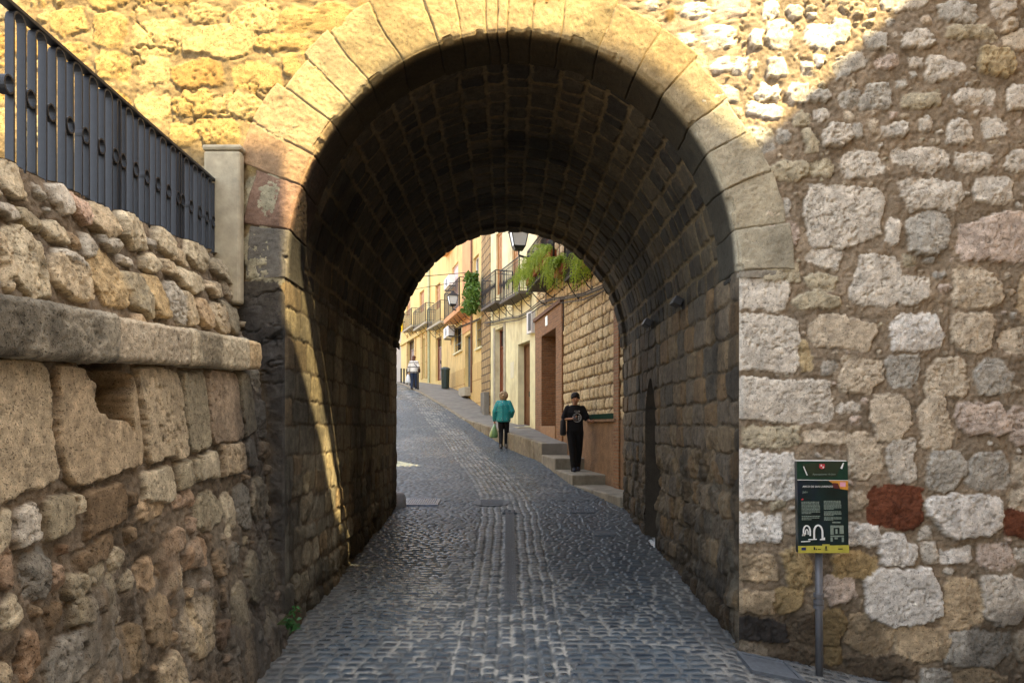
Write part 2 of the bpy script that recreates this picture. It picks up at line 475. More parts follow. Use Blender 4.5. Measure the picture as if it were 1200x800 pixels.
gate = empty('stone_gate', (0, YF, 0), 'massive stone town gate with a round arched passage over the cobbled street', 'gate')
rg = random.Random(11)
rects = [
 (904,188,948,210,Ol),(948,188,980,208,Ol),(989,178,1033,207,Wt),(1050,172,1112,201,Wt),(1121,175,1163,198,Wt),(1180,175,1210,201,Wt),
 (945,220,1034,289,Wt),(1053,210,1128,246,Wt),(1145,208,1189,238,Wt),(1064,252,1111,294,Gr),(1043,255,1056,286,Wt),(1125,251,1222,306,Pk),
 (948,292,988,315,Wt),(945,322,986,339,Ol),(928,341,986,363,Ol),(1000,300,1052,358,Wt),(1050,322,1091,358,Wt),(1118,316,1173,358,Bg),
 (918,232,929,255,Gr),(860,325,921,366,Wt),(1194,322,1222,367,Tn),(892,312,938,334,Ol),
 (860,368,935,438,Wt),(952,371,1024,407,Bg),(1043,371,1104,409,Wb),(1115,366,1164,411,Bg),(1176,384,1222,414,Bg),(934,396,949,436,Ye),
 (986,418,1037,461,Bg),(1041,415,1078,454,Gr),(1087,422,1133,465,Bg),(1143,421,1187,459,Gr),(858,442,972,495,Wt),(979,469,1007,482,Wt),
 (1022,463,1065,514,Bg),(1078,465,1115,523,Bg),(1124,470,1182,509,Pk),(1184,476,1212,522,Pk),(872,497,940,523,Ol),(946,505,990,523,Bg),
 (993,507,1033,558,Bg),(1040,516,1074,564,Wt),(1087,527,1132,574,Gr),(1136,530,1184,573,Gr),(858,525,931,587,Wb),
 (992,575,1017,595,Bg),(1020,569,1082,618,Ru),(1090,580,1173,629,Wb,.04),(1178,597,1215,629,Ru),(1184,572,1212,595,Bg),(856,599,918,636,Wb),
 (990,609,1031,641,Wb),(1031,624,1074,663,Wb,.035),(1080,635,1100,662,Wt),(1103,641,1139,662,Wb),(1148,640,1188,668,Pk),(1191,640,1215,656,Wt),(1079,617,1094,632,Wt),
 (856,650,909,683,Tn),(919,640,951,689,Oc),(974,647,1026,681,Oc),(966,671,1001,710,Pk),(1014,669,1100,734,Wb,.045),(1104,680,1148,737,Tn),(1151,677,1199,731,Wt,.03),
 (858,692,908,722,Tn),(908,690,942,716,Oc),(856,725,923,753,Dk),(924,713,956,755,Br),(963,716,990,755,Oc),(993,719,1046,764,Tn),(1049,734,1112,776,Tn),
 (1112,737,1185,783,Gr),(905,757,956,776,Br),(966,757,989,780,Oc),(993,765,1076,794,Br),(1080,783,1115,805,Gr),(1190,740,1222,776,Bg),(1118,786,1180,810,Tn),
 (877,37,897,57,Wt),(902,25,931,57,Wt),(946,31,976,58,Wb),(973,24,997,48,Wt),(897,0,912,21,Wb),(860,65,873,88,Wb),(877,71,887,91,Wt),(897,68,922,91,Wt),
 (939,72,956,89,Wt),(958,65,968,81,Wb),(888,98,915,113,Wb),(922,99,948,119,Wt),(877,119,917,139,Wb),(945,105,976,119,Gr),(1013,35,1041,55,Gr),(1058,34,1095,58,Wt,.035),
 (1102,0,1146,25,Gr),(1162,-6,1194,17,Wt),(1112,30,1172,48,Ol),(1180,37,1215,59,Bg),(1146,57,1189,89,Ye,.04),(1088,68,1129,93,Wt),(1068,69,1084,81,Wt),(1010,101,1043,126,Gr),
 (985,105,1010,122,Gr),(1058,108,1105,127,Ol),(1121,105,1150,122,Wt),(1152,106,1167,120,Wt),(1182,99,1215,130,Wt),(1108,139,1139,167,Wt),(1152,135,1183,159,Wt),(1033,142,1064,160,Wt),
 (1075,135,1091,153,Wt),(966,145,996,171,Wt,.04),(996,143,1010,162,Gr),(941,150,958,177,Ol),(932,128,951,147,Ol),(911,150,931,166,Gr),(980,60,1014,88,Gr),
 (825,30,858,55,Wb),(835,65,858,85,Wb),(800,5,830,25,Wt),(790,40,815,55,Wt),(760,0,775,14,Wt)]
yel = (196, 168, 114); yl2 = (184, 150, 94); yl3 = (204, 182, 136)
left = [(154,21,213,61),(218,6,264,28),(273,3,327,37),(330,8,366,40),(368,3,412,37),(216,31,296,65),(298,40,355,60),(352,44,383,71),(160,64,199,98),(202,71,259,105),
 (273,75,327,105),(331,64,349,88),(199,108,247,136),(247,110,298,136),(157,110,196,139),(196,147,228,173),(228,139,281,170),(108,14,145,57),(60,8,100,40),(112,62,150,95),(420,2,470,22),(100,-30,150,8),(160,-26,230,4)]
ylw = [r + (rg.choice([yel, yel, yl2, yl3]),) for r in left]
rects += [(286,206,331,262,(150,146,132),.012),(286,265,331,330,(150,146,132),.01),(283,332,331,398,Dk,.012),(250,332,281,398,Br,.01),(232,190,284,250,(160,152,134),.01),(232,252,284,330,(160,152,134),.01)]
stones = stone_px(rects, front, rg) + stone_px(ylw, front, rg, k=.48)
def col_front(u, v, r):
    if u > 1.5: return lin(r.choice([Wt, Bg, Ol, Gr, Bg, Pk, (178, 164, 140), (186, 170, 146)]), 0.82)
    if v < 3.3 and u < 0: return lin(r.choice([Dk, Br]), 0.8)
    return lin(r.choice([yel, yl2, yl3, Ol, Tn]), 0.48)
def ok_front(u, v):
    if XL - .02 < u < XR + .02 and v < AZ: return False
    e = ((u - AX) / (AA + .33)) ** 2 + ((v - AZ) / (AB + .33)) ** 2
    return not (v > AZ and e < 1) and not (XL < u < XR and v < AZ) and (v > 3.0 or u > 1.5)
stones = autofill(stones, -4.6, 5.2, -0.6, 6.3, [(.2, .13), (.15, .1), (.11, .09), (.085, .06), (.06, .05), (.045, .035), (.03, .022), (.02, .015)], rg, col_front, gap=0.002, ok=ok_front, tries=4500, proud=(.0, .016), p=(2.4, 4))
du = 0.011
u = np.concatenate([np.arange(-4.6, XL, du)[:-1], np.linspace(XL, XR, 140), np.arange(XR, 5.2, du)[1:]])
v = np.arange(-0.7, 6.3, du)
U, V, H, C4, D, ID = lay(u, v, stones, 3, lin((158, 142, 119), 0.69), warp=0.03, warp2=0.011, edge=0.009, depth=0.009, mnoise=0.015, pits=0.014, grain=.14, cuts=4)
C, A_ = C4[..., :3], C4[..., 3:]
leftish = sstep(1.3, -.2, U)
H = H * (1 - .25 * leftish) - .03 * leftish * (1 - sstep(0, .05, np.abs(fbm(U * .8, V * 1.5, 2.6, 4, 78)))) * sstep(-.2, .4, fbm(U, V, 1.3, 2, 79))
# the left half of the wall is laid in warmer ochre mortar, the foot is damp and sooty
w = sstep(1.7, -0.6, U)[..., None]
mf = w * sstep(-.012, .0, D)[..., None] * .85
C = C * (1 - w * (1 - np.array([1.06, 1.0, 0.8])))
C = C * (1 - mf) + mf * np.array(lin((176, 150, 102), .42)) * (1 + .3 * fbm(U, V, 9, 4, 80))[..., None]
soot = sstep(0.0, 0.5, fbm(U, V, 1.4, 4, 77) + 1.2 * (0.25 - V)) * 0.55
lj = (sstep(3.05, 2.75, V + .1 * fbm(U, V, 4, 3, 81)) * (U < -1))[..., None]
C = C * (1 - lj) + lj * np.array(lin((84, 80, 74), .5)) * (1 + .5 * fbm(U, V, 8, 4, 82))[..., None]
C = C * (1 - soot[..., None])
corner = np.where(V < AZ, np.minimum(np.abs(U - XR), np.abs(U - XL)), 1.0)
H = H * sstep(0, .05, corner) - 0.012 * (1 - sstep(0, .035, corner))
dL, dR = np.abs(U - XL), np.abs(U - XR)
Ux = U + np.where(V < AZ, .012 * (1 - sstep(0, .035, dR)) * (U > 0) - .012 * (1 - sstep(0, .035, dL)) * (U < 0), 0)
P = np.stack([Ux, YF - H, V], -1)
uc = (u[:-1] + u[1:]) / 2; vc = (v[:-1] + v[1:]) / 2
Uc, Vc = np.meshgrid(uc, vc)
hole = ((Vc < AZ) & (Uc > XL) & (Uc < XR)) | ((Vc >= AZ) & (((Uc - AX) / (AA + .16)) ** 2 + ((Vc - AZ) / (AB + .16)) ** 2 < 1))
hidden = (Uc < -2.75) & (Vc < 2.9)
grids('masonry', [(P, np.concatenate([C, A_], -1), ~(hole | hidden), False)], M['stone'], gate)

# arch ring: voussoirs of unequal width and depth, front face and soffit in one mesh
joints = [-1.5, 0.5, 10, 20.5, 29.5, 37.5, 48, 57, 67.5, 78, 85, 91, 93.4, 96, 102.7, 108.8, 119, 128.5, 135, 142, 151, 159, 170, 181.5]
deps = [.40, .50, .46, .44, .40, .42, .47, .46, .52, .56, .55, .55, .55, .55, .58, .62, .60, .62, .55, .63, .62, .42, .35]
th = np.radians(np.arange(-1.0, 181.01, 0.22)); sF = np.arange(0.70, 0.0, -0.012); sB = np.arange(0, 0.56, 0.014)
s_all = np.concatenate([sF, -sB])
TH, S = np.meshgrid(th, s_all)
dth = np.degrees(TH) + 0.35 * fbm(TH * 2, S, 3, 2, 41)
jd = np.array(joints); vid = np.clip(np.searchsorted(jd, dth) - 1, 0, len(deps) - 1)
jj = np.min(np.abs(dth[..., None] - jd[None, None, :]), -1) * PI / 180 * (AA + np.maximum(S, 0))     # metres to the nearest joint
rv = np.random.RandomState(5)
dep = np.array(deps)[vid] + 0.02 * fbm(TH * 2, S, 4, 3, 44)
vcol = np.array([lin(c, 0.72 if c[0] < 187 else .48) for c in [(176,168,150),(186,178,154),(182,172,146),(184,174,148),(184,174,148),(188,170,132),(190,166,120),(192,168,122),(194,172,124),(196,172,124),  # sunlit voussoirs toned darker, shaded ones kept paler, to even out the light
        (198,174,126),(198,172,126),(198,172,126),(198,174,126),(196,172,122),(196,172,120),(198,176,126),(202,182,136),(200,178,130),(196,170,126),(190,156,118),(140,112,92),(128,122,110)]])
pro = rv.uniform(0.006, 0.02, len(deps))[vid]
Hn = pro + 0.005 * fbm(TH * 2 + vid * 3, S, 8, 4, 42) + 0.003 * fbm(TH * 2, S, 45, 2, 43)
jw = sstep(0.0, 0.007, jj - 0.0005 * (1 + fbm(TH * 2, S, 9, 2, 47)))
outer = sstep(0.0, 0.03, dep - S)
Hf = (Hn + 0.012) * jw * outer - 0.012 - 0.06 * (1 - outer)
arr = sstep(0, 0.025, np.abs(S)) * 0.9 + 0.1                       # rounded arris
isf = S > 0
r_off = np.where(isf, S, 0) - np.where(~isf, (Hn * 0.5 * jw - 0.012 * (1 - jw)) * arr, 0) + 0.005 * (1 - arr)
chip = 0.035 * sstep(0.2, 0.75, fbm(TH * 2, S * 0, 7, 3, 49)) * (1 - sstep(0, .06, np.abs(S)))
r_off = r_off + chip
yy = np.where(isf, YF - Hf * arr + 0.004 * (1 - arr), YF - 0.004 - S)
P = np.stack([AX + (AA + r_off) * np.cos(TH), yy, AZ + (AB + r_off) * np.sin(TH)], -1)
g = 1 + 0.16 * fbm(TH * 2 + vid, S, 6, 4, 45) + 0.10 * fbm(TH * 2, S, 70, 2, 46)
C = vcol[vid] * g[..., None]
vst = sstep(.0, .55, fbm(TH * 2.5, S * .6, 1.6, 4, 48)) * .28
C = C * (1 - vst[..., None])
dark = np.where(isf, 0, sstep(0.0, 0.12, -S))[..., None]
C = C * (1 - dark * 0.86)  # shade under the arch put into the soffit's colour
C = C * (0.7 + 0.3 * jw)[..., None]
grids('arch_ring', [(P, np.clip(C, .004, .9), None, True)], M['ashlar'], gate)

# barrel vault of small sooty blocks
rg = random.Random(21)
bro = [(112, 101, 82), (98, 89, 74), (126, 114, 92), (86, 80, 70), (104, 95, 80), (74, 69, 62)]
arc = np.concatenate([np.arange(0, 6.30, 0.013)]); Ltot = 6.29
yv = np.arange(YF + 0.5, YB + .001, 0.016)
st = []
a = 0.0
while a < Ltot:
    hgt = rg.uniform(.2, .3); y = YF - rg.uniform(0, .3)
    while y < YB:
        l = rg.choice([.16, .2, .26, .34]) * rg.uniform(.85, 1.2)
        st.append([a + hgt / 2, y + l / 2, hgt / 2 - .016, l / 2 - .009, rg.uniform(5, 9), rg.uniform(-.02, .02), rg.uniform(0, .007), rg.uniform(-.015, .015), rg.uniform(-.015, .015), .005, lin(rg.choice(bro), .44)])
        y += l
    a += hgt
U, V, H, C4, D, ID = lay(arc, yv, st, 51, lin((132, 116, 86), .6), warp=0.014, warp2=0.005, edge=0.012, depth=0.010, mnoise=0.005)
C, A_ = C4[..., :3], C4[..., 3:]
farring = sstep(YB - .42, YB - .38, V)
H = H + 0.05 * farring
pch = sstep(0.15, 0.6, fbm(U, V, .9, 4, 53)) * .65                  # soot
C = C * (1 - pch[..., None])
T = U / Ltot * PI
P = np.stack([AX + (AA - H) * np.cos(T), V, AZ + (AB - H) * np.sin(T)], -1)
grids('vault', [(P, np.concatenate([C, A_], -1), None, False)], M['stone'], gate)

# passage walls
def passage(x, sgn, name, seed, ycol, holes=None, y0=YF + 0.012):
    rg = random.Random(seed)
    yw = np.arange(y0, YB + .001, 0.014); zw = np.arange(-0.35, AZ + 0.03, 0.014)
    cf = lambda u_, v_, r: lin(r.choice(ycol), .6)
    st = courses(y0, YB, -0.4, 1.35, (.16, .3), (.2, .42), rg, cf, gap=.011, rough=.016, proud=(-.01, .03), p=(3, 7), wob=.02)
    st += courses(y0, YB, 1.37, AZ + .1, (.2, .3), (.26, .55), rg, cf, gap=.007, rough=.006, p=(5, 10))
    U, V, H, C4, D, ID = lay(yw, zw, st, seed, lin((118, 104, 82), .6), warp=0.02, warp2=0.007, edge=0.012, depth=0.014, mnoise=0.010)
    C, A_ = C4[..., :3], C4[..., 3:]
    er = sstep(0.15, 0.7, fbm(U, V, 1.8, 4, seed + 3)) * sstep(2.2, 1.2, V)
    H = H - 0.035 * er * (1 + fbm(U, V, 9, 3, seed + 4))
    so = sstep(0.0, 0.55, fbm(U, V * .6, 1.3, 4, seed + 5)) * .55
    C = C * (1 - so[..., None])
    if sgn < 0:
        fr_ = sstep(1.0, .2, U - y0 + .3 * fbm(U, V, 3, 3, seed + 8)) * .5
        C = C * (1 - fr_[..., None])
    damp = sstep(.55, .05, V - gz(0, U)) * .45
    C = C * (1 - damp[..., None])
    st2 = sstep(0.35, 0.6, fbm(U * 2.2, V * .35, 4, 3, seed + 6)) * sstep(1.9, .9, V) * .3         # pale run-off streaks
    C = C * (1 - st2[..., None]) + np.array(lin((150, 146, 130), .6)) * st2[..., None]
    if sgn < 0: H = H * (.35 + .65 * sstep(.9, .4, V))
    e = sstep(0, .05, U - y0)
    H = H * e - 0.012 * (1 - sstep(0, .035, U - y0))
    P = np.stack([x - sgn * H, U, V], -1)
    m = None
    if holes:
        uc = (yw[:-1] + yw[1:]) / 2; vc = (zw[:-1] + zw[1:]) / 2; Uc, Vc = np.meshgrid(uc, vc)
        m = ~holes(Uc, Vc)
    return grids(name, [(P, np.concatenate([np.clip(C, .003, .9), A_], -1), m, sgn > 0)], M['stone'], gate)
dy0, dy1, dz0, dz1 = 9.80, 10.5, 0.22, 2.52          # little pointed doorway in the right passage wall
def dhole(Y, Z):
    top = dz1 - 0.42 * (np.abs(Y - (dy0 + dy1) / 2) / ((dy1 - dy0) / 2)) ** 1.6
    return (Y > dy0) & (Y < dy1) & (Z > dz0) & (Z < top)
passage(XR, 1, 'passage_wall', 61, [(144, 128, 104), (132, 118, 98), (122, 110, 92), (150, 130, 100), (110, 101, 86), (146, 120, 86)], dhole)
passage(XL, -1, 'passage_wall', 67, [(166, 157, 133), (158, 148, 124), (142, 136, 118), (170, 157, 126), (130, 124, 108), (154, 135, 104)])
# door of the little doorway: reveal and boards
b = MB()
n = 14; prof = []
for i in range(n + 1):
    y = dy0 + (dy1 - dy0) * i / n; prof.append((y, dz1 - 0.42 * (abs(y - (dy0 + dy1) / 2) / ((dy1 - dy0) / 2)) ** 1.6))
ring_ = [(dy0, dz0)] + prof + [(dy1, dz0)]
vs = [(XR - .01, y, z) for y, z in ring_] + [(XR + .3, y, z) for y, z in ring_]
k = len(ring_)
b.add(vs, [(i, (i + 1) % k, k + (i + 1) % k, k + i) for i in range(k)])
M['dim_stone'] = mat_plain('dim_stone', lin((70, 62, 50), .6), .95, 0, .3, 9, .5, .01, 40)
b.build('door_reveal', M['dim_stone'], gate)
M['old_wood'] = mat_wood('old_wood', lin((44, 34, 26), .6), .85)
b = MB()
for i in range(5):
    y0_ = dy0 - .02 + (dy1 - dy0 + .04) * i / 5
    b.box((XR + .27, y0_ + .073, (dz0 + dz1) / 2), (.04, .138, dz1 - dz0))
dr = b.build('door', M['old_wood'], gate, bevel=.004)
b = MB(); b.box((XR + .22, dy0 + .12, 1.25), (.05, .03, .14)); b.build('handle', M['black_iron'], dr)
b = MB(); b.box((XR + .13, (dy0 + dy1) / 2, dz0 + .03), (.32, dy1 - dy0 - .006, .07)); b.build('door_sill', M['white'], gate, bevel=.01)

# body of the gate behind its faces, and its upper storey
b = MB()
b.box((-3.6, 9.5, 2.6), (2.8, 5.9, 7.2)); b.box((3.95, 9.5, 2.6), (3.2, 5.9, 7.2))
b.box((0.1, 9.5, 8.6), (9.9, 6.16, 5.0))
M['rubble'] = mat_plain('rubble', lin((180, 152, 104), .75), .95, 0, .35, 4, .9, .05, 9)
b.build('upper_storey', M['rubble'], gate)
# ------------------------------------------------------------------ retaining wall on the left, running along the street up to the gate
SL = 0.062                                                         # rise of its courses along the street
def zrel(Y, Z): return Z - SL * (Y - YF)
PZ = [-1.0, 0.0, 1.2, 2.32, 2.56, 3.3, 3.6]; PX = [-1.80, -1.87, -1.99, -2.09, -2.20, -2.42, -2.46]
def xw(zr): return np.interp(zr, PZ, PX)
lwall = empty('retaining_wall', (-2.0, 3.5, -.1), 'weathered retaining wall of big sandstone blocks with a projecting ledge and rubble parapet under the iron railing', 'wall')
def left(px, py):
    X = -2.1
    for _ in range(6):
        Y = X * F / (px - VX); Z = EYE - (py - VY) * Y / F
        X = float(xw(zrel(Y, Z)))
    return Y, zrel(Y, Z)
def lrect(rects):
    out = []
    for r in rects:
        x0, y0, x1, y1 = r[:4]; xm = (x0 + x1) / 2
        ua = left(x0, (y0 + y1) / 2)[0]; ub = left(x1, (y0 + y1) / 2)[0]
        va = left(xm, y1)[1]; vb = left(xm, y0)[1]
        out.append([(ua + ub) / 2, (va + vb) / 2, (ub - ua) / 2, (vb - va) / 2] + list(r[4:]))
    return out
rg = random.Random(31)
sa = (194, 176, 144); sb = (182, 158, 124); sc_ = (186, 166, 134); sd = (168, 156, 128); se = (196, 182, 152); sg = (180, 172, 154); sw = (206, 197, 178); so_ = (164, 140, 114); sbr = (128, 108, 82); sgy = (140, 134, 120)
big = lrect([(-90,418,67,590,sa),(71,428,163,562,sc_),(166,432,216,541,sa),(218,433,243,530,sd),(246,435,282,520,(172,152,126)),(284,436,297,514,sd),
 (-60,600,18,652,se),(20,594,45,638,sw),(51,582,88,632,sd),(89,575,97,610,se),(99,568,150,622,sbr),(168,549,206,592,se),(208,538,227,570,sd),(229,536,234,566,sd),(236,530,258,564,se),(261,519,287,556,sc_),(289,514,300,548,sgy)])
stn = []
for c in big:
    stn.append(c[:4] + [rg.uniform(9, 14), 0.0, rg.uniform(.010, .024), rg.uniform(-.02, .02), rg.uniform(-.01, .01), .006, lin(c[4], .95)])
par = lrect([(0,268,11,340,sa),(12,274,59,348,se),(64,298,103,352,sa),(66,294,100,318,sg),(110,297,145,360,(190, 166, 124)),(147,318,172,367,sd),(177,322,195,374,(184, 160, 118)),(200,330,216,380,sg),
 (216,343,231,383,sa),(233,350,250,386,sb),(250,357,266,389,sa),(267,357,281,392,sd),(59,216,81,250,sw),(83,230,105,262,(204,176,152)),(106,240,136,275,sa),(142,254,170,289,se),(0,186,30,233,se),
 (0,241,25,264,sg),(53,260,81,286,se),(100,274,111,306,sg),(83,273,97,290,sb),(141,295,156,308,sw),(166,297,187,318,se),(183,268,203,297,se),(200,288,216,308,sa),(219,285,242,314,se),(191,305,206,324,sa),
 (206,314,237,340,se),(244,329,259,350,sa),(247,304,269,327,se),(262,330,272,350,sa),(272,318,284,352,sgy),(112,305,128,296,sb),(118,276,138,292,sg),(28,250,50,272,sd)])
for c in par:
    if c[3] <= 0: continue
    stn.append(c[:4] + [rg.uniform(3, 5), rg.uniform(-.05, .05), rg.uniform(.01, .045), rg.uniform(-.1, .1), rg.uniform(-.1, .1), .014, lin(c[4], .98)])
low = lrect([(0,632,24,700,so_),(28,640,62,700,sgy),(60,655,80,690,so_),(95,628,140,660,sbr),(80,668,110,705,sd),(132,640,152,668,se),(165,655,190,692,(186, 160, 126)),(104,640,124,688,sd),(124,668,142,720,sd),
 (165,580,196,612,sb),(205,570,232,600,so_),(232,575,262,620,sd),(26,735,54,800,(168, 140, 110)),(0,700,24,745,se),(60,745,118,800,sgy),(146,725,178,795,(150,130,100)),(178,690,205,760,(160,140,110)),(218,702,262,772,(172,154,122)),(196,620,220,650,(164, 140, 112)),
 (222,628,246,668,(166, 138, 108)),(85,700,112,735,sd),(112,690,128,715,sbr)])
for c in low:
    stn.append(c[:4] + [rg.uniform(2.4, 4), rg.uniform(-.15, .15), rg.uniform(-.01, .02), rg.uniform(-.1, .1), rg.uniform(-.08, .08), .014, lin(c[4], .95)])
def col_left(u_, v_, r):
    if v_ > 2.45: return lin(r.choice([sa, se, sd, sb, sg]), .92)
    return lin(r.choice([sbr, sgy, sd, sb, so_, sbr, (156, 134, 104), (142, 116, 90), se, sa]), .92)
Y0 = 1.6
stn = autofill(stn, Y0, 6.3, -.6, 2.28, [(.16, .2), (.12, .15), (.1, .09), (.07, .09), (.05, .05), (.035, .03)], rg, col_left, gap=.008, proud=(-.02, .018), rough=.015, p=(2.6, 5))
stn = autofill(stn, Y0, 6.3, 2.5, 3.5, [(.14, .13), (.1, .1), (.07, .07), (.05, .045), (.03, .025)], rg, col_left, gap=.008, proud=(0, .04), rough=.016, p=(2.4, 4))
uL = np.concatenate([np.arange(Y0, 2.6, .02), np.arange(2.6, 6.285, 0.0085)]); vL = np.arange(-.75, 3.31, 0.0085)
U, V, H, C4, D, ID = lay(uL, vL, stn, 71, lin((144, 128, 106), .66), warp=0.026, warp2=0.006, edge=0.010, depth=0.030, mnoise=0.016, pits=.014, cvar=.2, facet=1.3, groove=.02, cuts=4)
C, A_ = C4[..., :3], C4[..., 3:]
# eroded lower half: everything softened by old render and wash-outs
ero = sstep(1.45, 1.1, V)
H = H - ero * 0.03 * sstep(-.1, .6, fbm(U, V * .7, 3.2, 4, 72)) + ero * .012 * fbm(U * 1.6, V * .5, 14, 4, 73)
rend = sstep(.18, .4, fbm(U * 1.2, V * .8, 2.3, 4, 74)) * ero
pc = np.where((fbm(U, V, .9, 2, 75) > 0)[..., None], np.array(lin((160, 134, 106), .7))[None, None], np.array(lin((132, 122, 104), .7))[None, None])
C = C * (1 - .6 * rend[..., None]) + pc * (1 + .3 * fbm(U, V, 12, 4, 76))[..., None] * .6 * rend[..., None]
H = H + rend * (0.012 - np.minimum(H, 0.012) * .6)
run = sstep(.25, .6, fbm(U * 3, V * .3, 4, 3, 78)) * ero * .4
C = C * (1 - run[..., None]) + np.array(lin((170, 162, 146), .7)) * run[..., None]
stain = sstep(-.05, .5, fbm(U * 1.3, V * .5, 1.7, 4, 87)) * sstep(2.6, 1.2, V) * .24 + .2 * sstep(.1, .5, fbm(U, V, .8, 3, 88))
C = C * (1 - np.clip(stain, 0, .6)[..., None])
# broken hole under the ledge
yh0, zh0 = left(100, 470); yh1, zh1 = left(160, 430)
hole = sstep(.0, .03, .19 - np.abs(U - (left(96, 440)[0] + left(160, 440)[0]) / 2) + .05 * fbm(U, V, 6, 3, 79)) * sstep(0, .03, V - left(125, 498)[1] + .35 * (U - 3.9) + .05 * fbm(U, V, 6, 3, 80)) * (V < 2.5)
H = H - .3 * hole
C = C * (1 - .45 * hole[..., None])  # shade inside the hole also darkened into the colour
# black crust towards the gate and damp at the foot
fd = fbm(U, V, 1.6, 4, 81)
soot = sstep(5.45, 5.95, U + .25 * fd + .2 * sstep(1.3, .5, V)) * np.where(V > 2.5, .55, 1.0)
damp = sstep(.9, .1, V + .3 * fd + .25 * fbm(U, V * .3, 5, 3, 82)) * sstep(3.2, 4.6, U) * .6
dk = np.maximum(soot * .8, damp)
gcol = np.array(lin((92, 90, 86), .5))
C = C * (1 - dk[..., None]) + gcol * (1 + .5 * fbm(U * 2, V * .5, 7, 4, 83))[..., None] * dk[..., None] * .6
Zw = V + SL * (U - YF)
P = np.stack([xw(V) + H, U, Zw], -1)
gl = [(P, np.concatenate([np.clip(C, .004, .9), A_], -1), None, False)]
# top of the parapet, running back to the walkway
vt = np.linspace(0, 1, 40)
Ut, Tt = np.meshgrid(uL[::2], vt)
topx = xw(3.31) + H[-1][::2][None, :] * (1 - Tt) - .5 * Tt
topz = 3.31 + SL * (Ut - YF) - .12 * (np.abs(1 - Tt) ** 6) * 0 + .02 * fbm(Ut, Tt, 8, 3, 85) * sstep(0, .2, Tt)
# the wall top is lower than the last row of stones
Pt = np.stack([topx, Ut, topz], -1)
ct = np.ones(Pt.shape) * np.array(lin((120, 108, 88), .6)) * (1 + .3 * fbm(Ut, Tt * .5, 12, 4, 86))[..., None]
gl.append((Pt, np.clip(ct, .004, .9), None, False))
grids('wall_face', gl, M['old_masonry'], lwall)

# ledge: a course of long dressed blocks standing proud
prof = [(-.34, .02), (.0, .0), (.11, -.012), (.125, -.03), (.13, -.12), (.125, -.215), (.11, -.235), (-.14, -.245)]       # (out, down) from the ledge's top line
pl = np.array(prof); seg = np.concatenate([[0], np.cumsum(np.hypot(*np.diff(pl, axis=0).T))])
sv = np.arange(0, seg[-1], .0085)
yl_ = np.concatenate([np.arange(1.6, 2.6, .02), np.arange(2.6, 6.02, .0085)])
Ul, Sl = np.meshgrid(yl_, sv)
ox = np.interp(Sl, seg, pl[:, 0]); oz = np.interp(Sl, seg, pl[:, 1])
jn = np.array([left(x, 390)[0] for x in (-140, 99, 187, 258, 283)])
jd_ = np.min(np.abs(Ul[..., None] - jn), -1); bid = np.searchsorted(jn, Ul)
g1 = fbm(Ul, Sl, 7, 4, 91); g2 = fbm(Ul, Sl, 45, 3, 92)
lip = sstep(.3, .75, fbm(Ul, Sl * .3, 3.4, 4, 93)) * sstep(.62, .7, Sl / seg[-1] + .08) * sstep(1.2, .8, Sl / seg[-1] + .2)
dn = .004 * g1 + .004 * g2 - .03 * (1 - sstep(0, .012, jd_)) - .045 * lip + np.array([0, .012, 0, .006, -.004, .004])[np.clip(bid, 0, 5)]
endc = sstep(0, .03, 6.015 - Ul)
crack = np.abs(fbm(Ul, Sl * 2.4, 2.2, 3, 94))
dn = dn - .007 * (1 - sstep(0, .05, crack)) * (bid < 2)
ang = np.gradient(oz, axis=0), np.gradient(ox, axis=0)
nrm = np.sqrt(ang[0] ** 2 + ang[1] ** 2) + 1e-9
nx, nz = -ang[0] / nrm, ang[1] / nrm
zl = 2.565 + .055 * (Ul - YF)
X = -2.115 + (ox + .1) * endc - .1 + nx * dn
P = np.stack([X, Ul, zl + oz + nz * dn], -1)
lc = np.array([lin(c, .95) for c in [(190,178,152), (168,160,140), (196,182,156), (204,190,160), (206,180,138), (196,184,156)]])[np.clip(bid, 0, 5)]
blk = sstep(.1, .55, fbm(Ul * 1.4, Sl, 2.0, 4, 95) + .45 * (bid < 2) - .25 * (Sl > .75) - .1) * .5        # black lichen crust
C = lc * (1 + .22 * g1 + .16 * g2)[..., None] * (1 - blk[..., None])
C = C * (1 - .5 * (1 - sstep(0, .01, jd_)))[..., None]
grids('ledge', [(P, np.clip(C, .004, .9), None, True)], M['old_masonry'], lwall)

# walkway behind the parapet
walk = raw_mesh('walkway', [(-2.7, -6, 2.5), (-2.7, 6.3, 3.28), (-9, 6.3, 3.28), (-9, -6, 2.5)], [(0, 1, 2, 3)], M['pavement'], smooth=False)
tag(walk, kind='structure')

# ------------------------------------------------------------------ iron railing on the parapet
def zt(Y): return 3.31 + SL * (Y - YF)                             # top of the parapet
def rtop(Y): return np.interp(Y, [2.0, 3.62, 6.28], [3.96, 3.945, 3.91])
RX = -2.47
rail = empty('iron_railing', (RX, 4.8, zt(4.8)), 'dark grey iron railing of tall oval loops and small rings on the left parapet', 'railing')
b = MB(); 
ys = [1.9, 6.27]
b.tube([(RX, y, rtop(y)) for y in ys], .001, 4)
b = MB(); b.add([(RX + sx * .028, y, rtop(y) + dz) for y in ys for sx in (-1, 1) for dz in (-.012, .012)], [(0, 1, 3, 2), (4, 6, 7, 5), (0, 4, 5, 1), (2, 3, 7, 6), (0, 2, 6, 4), (1, 5, 7, 3)])
b.build('handrail', M['iron'], rail, bevel=.004)
lowr = lambda y: zt(y) - .05
b = MB(); b.add([(RX + sx * .02, y, lowr(y) + dz) for y in ys for sx in (-1, 1) for dz in (-.008, .008)], [(0, 1, 3, 2), (4, 6, 7, 5), (0, 4, 5, 1), (2, 3, 7, 6), (0, 2, 6, 4), (1, 5, 7, 3)])
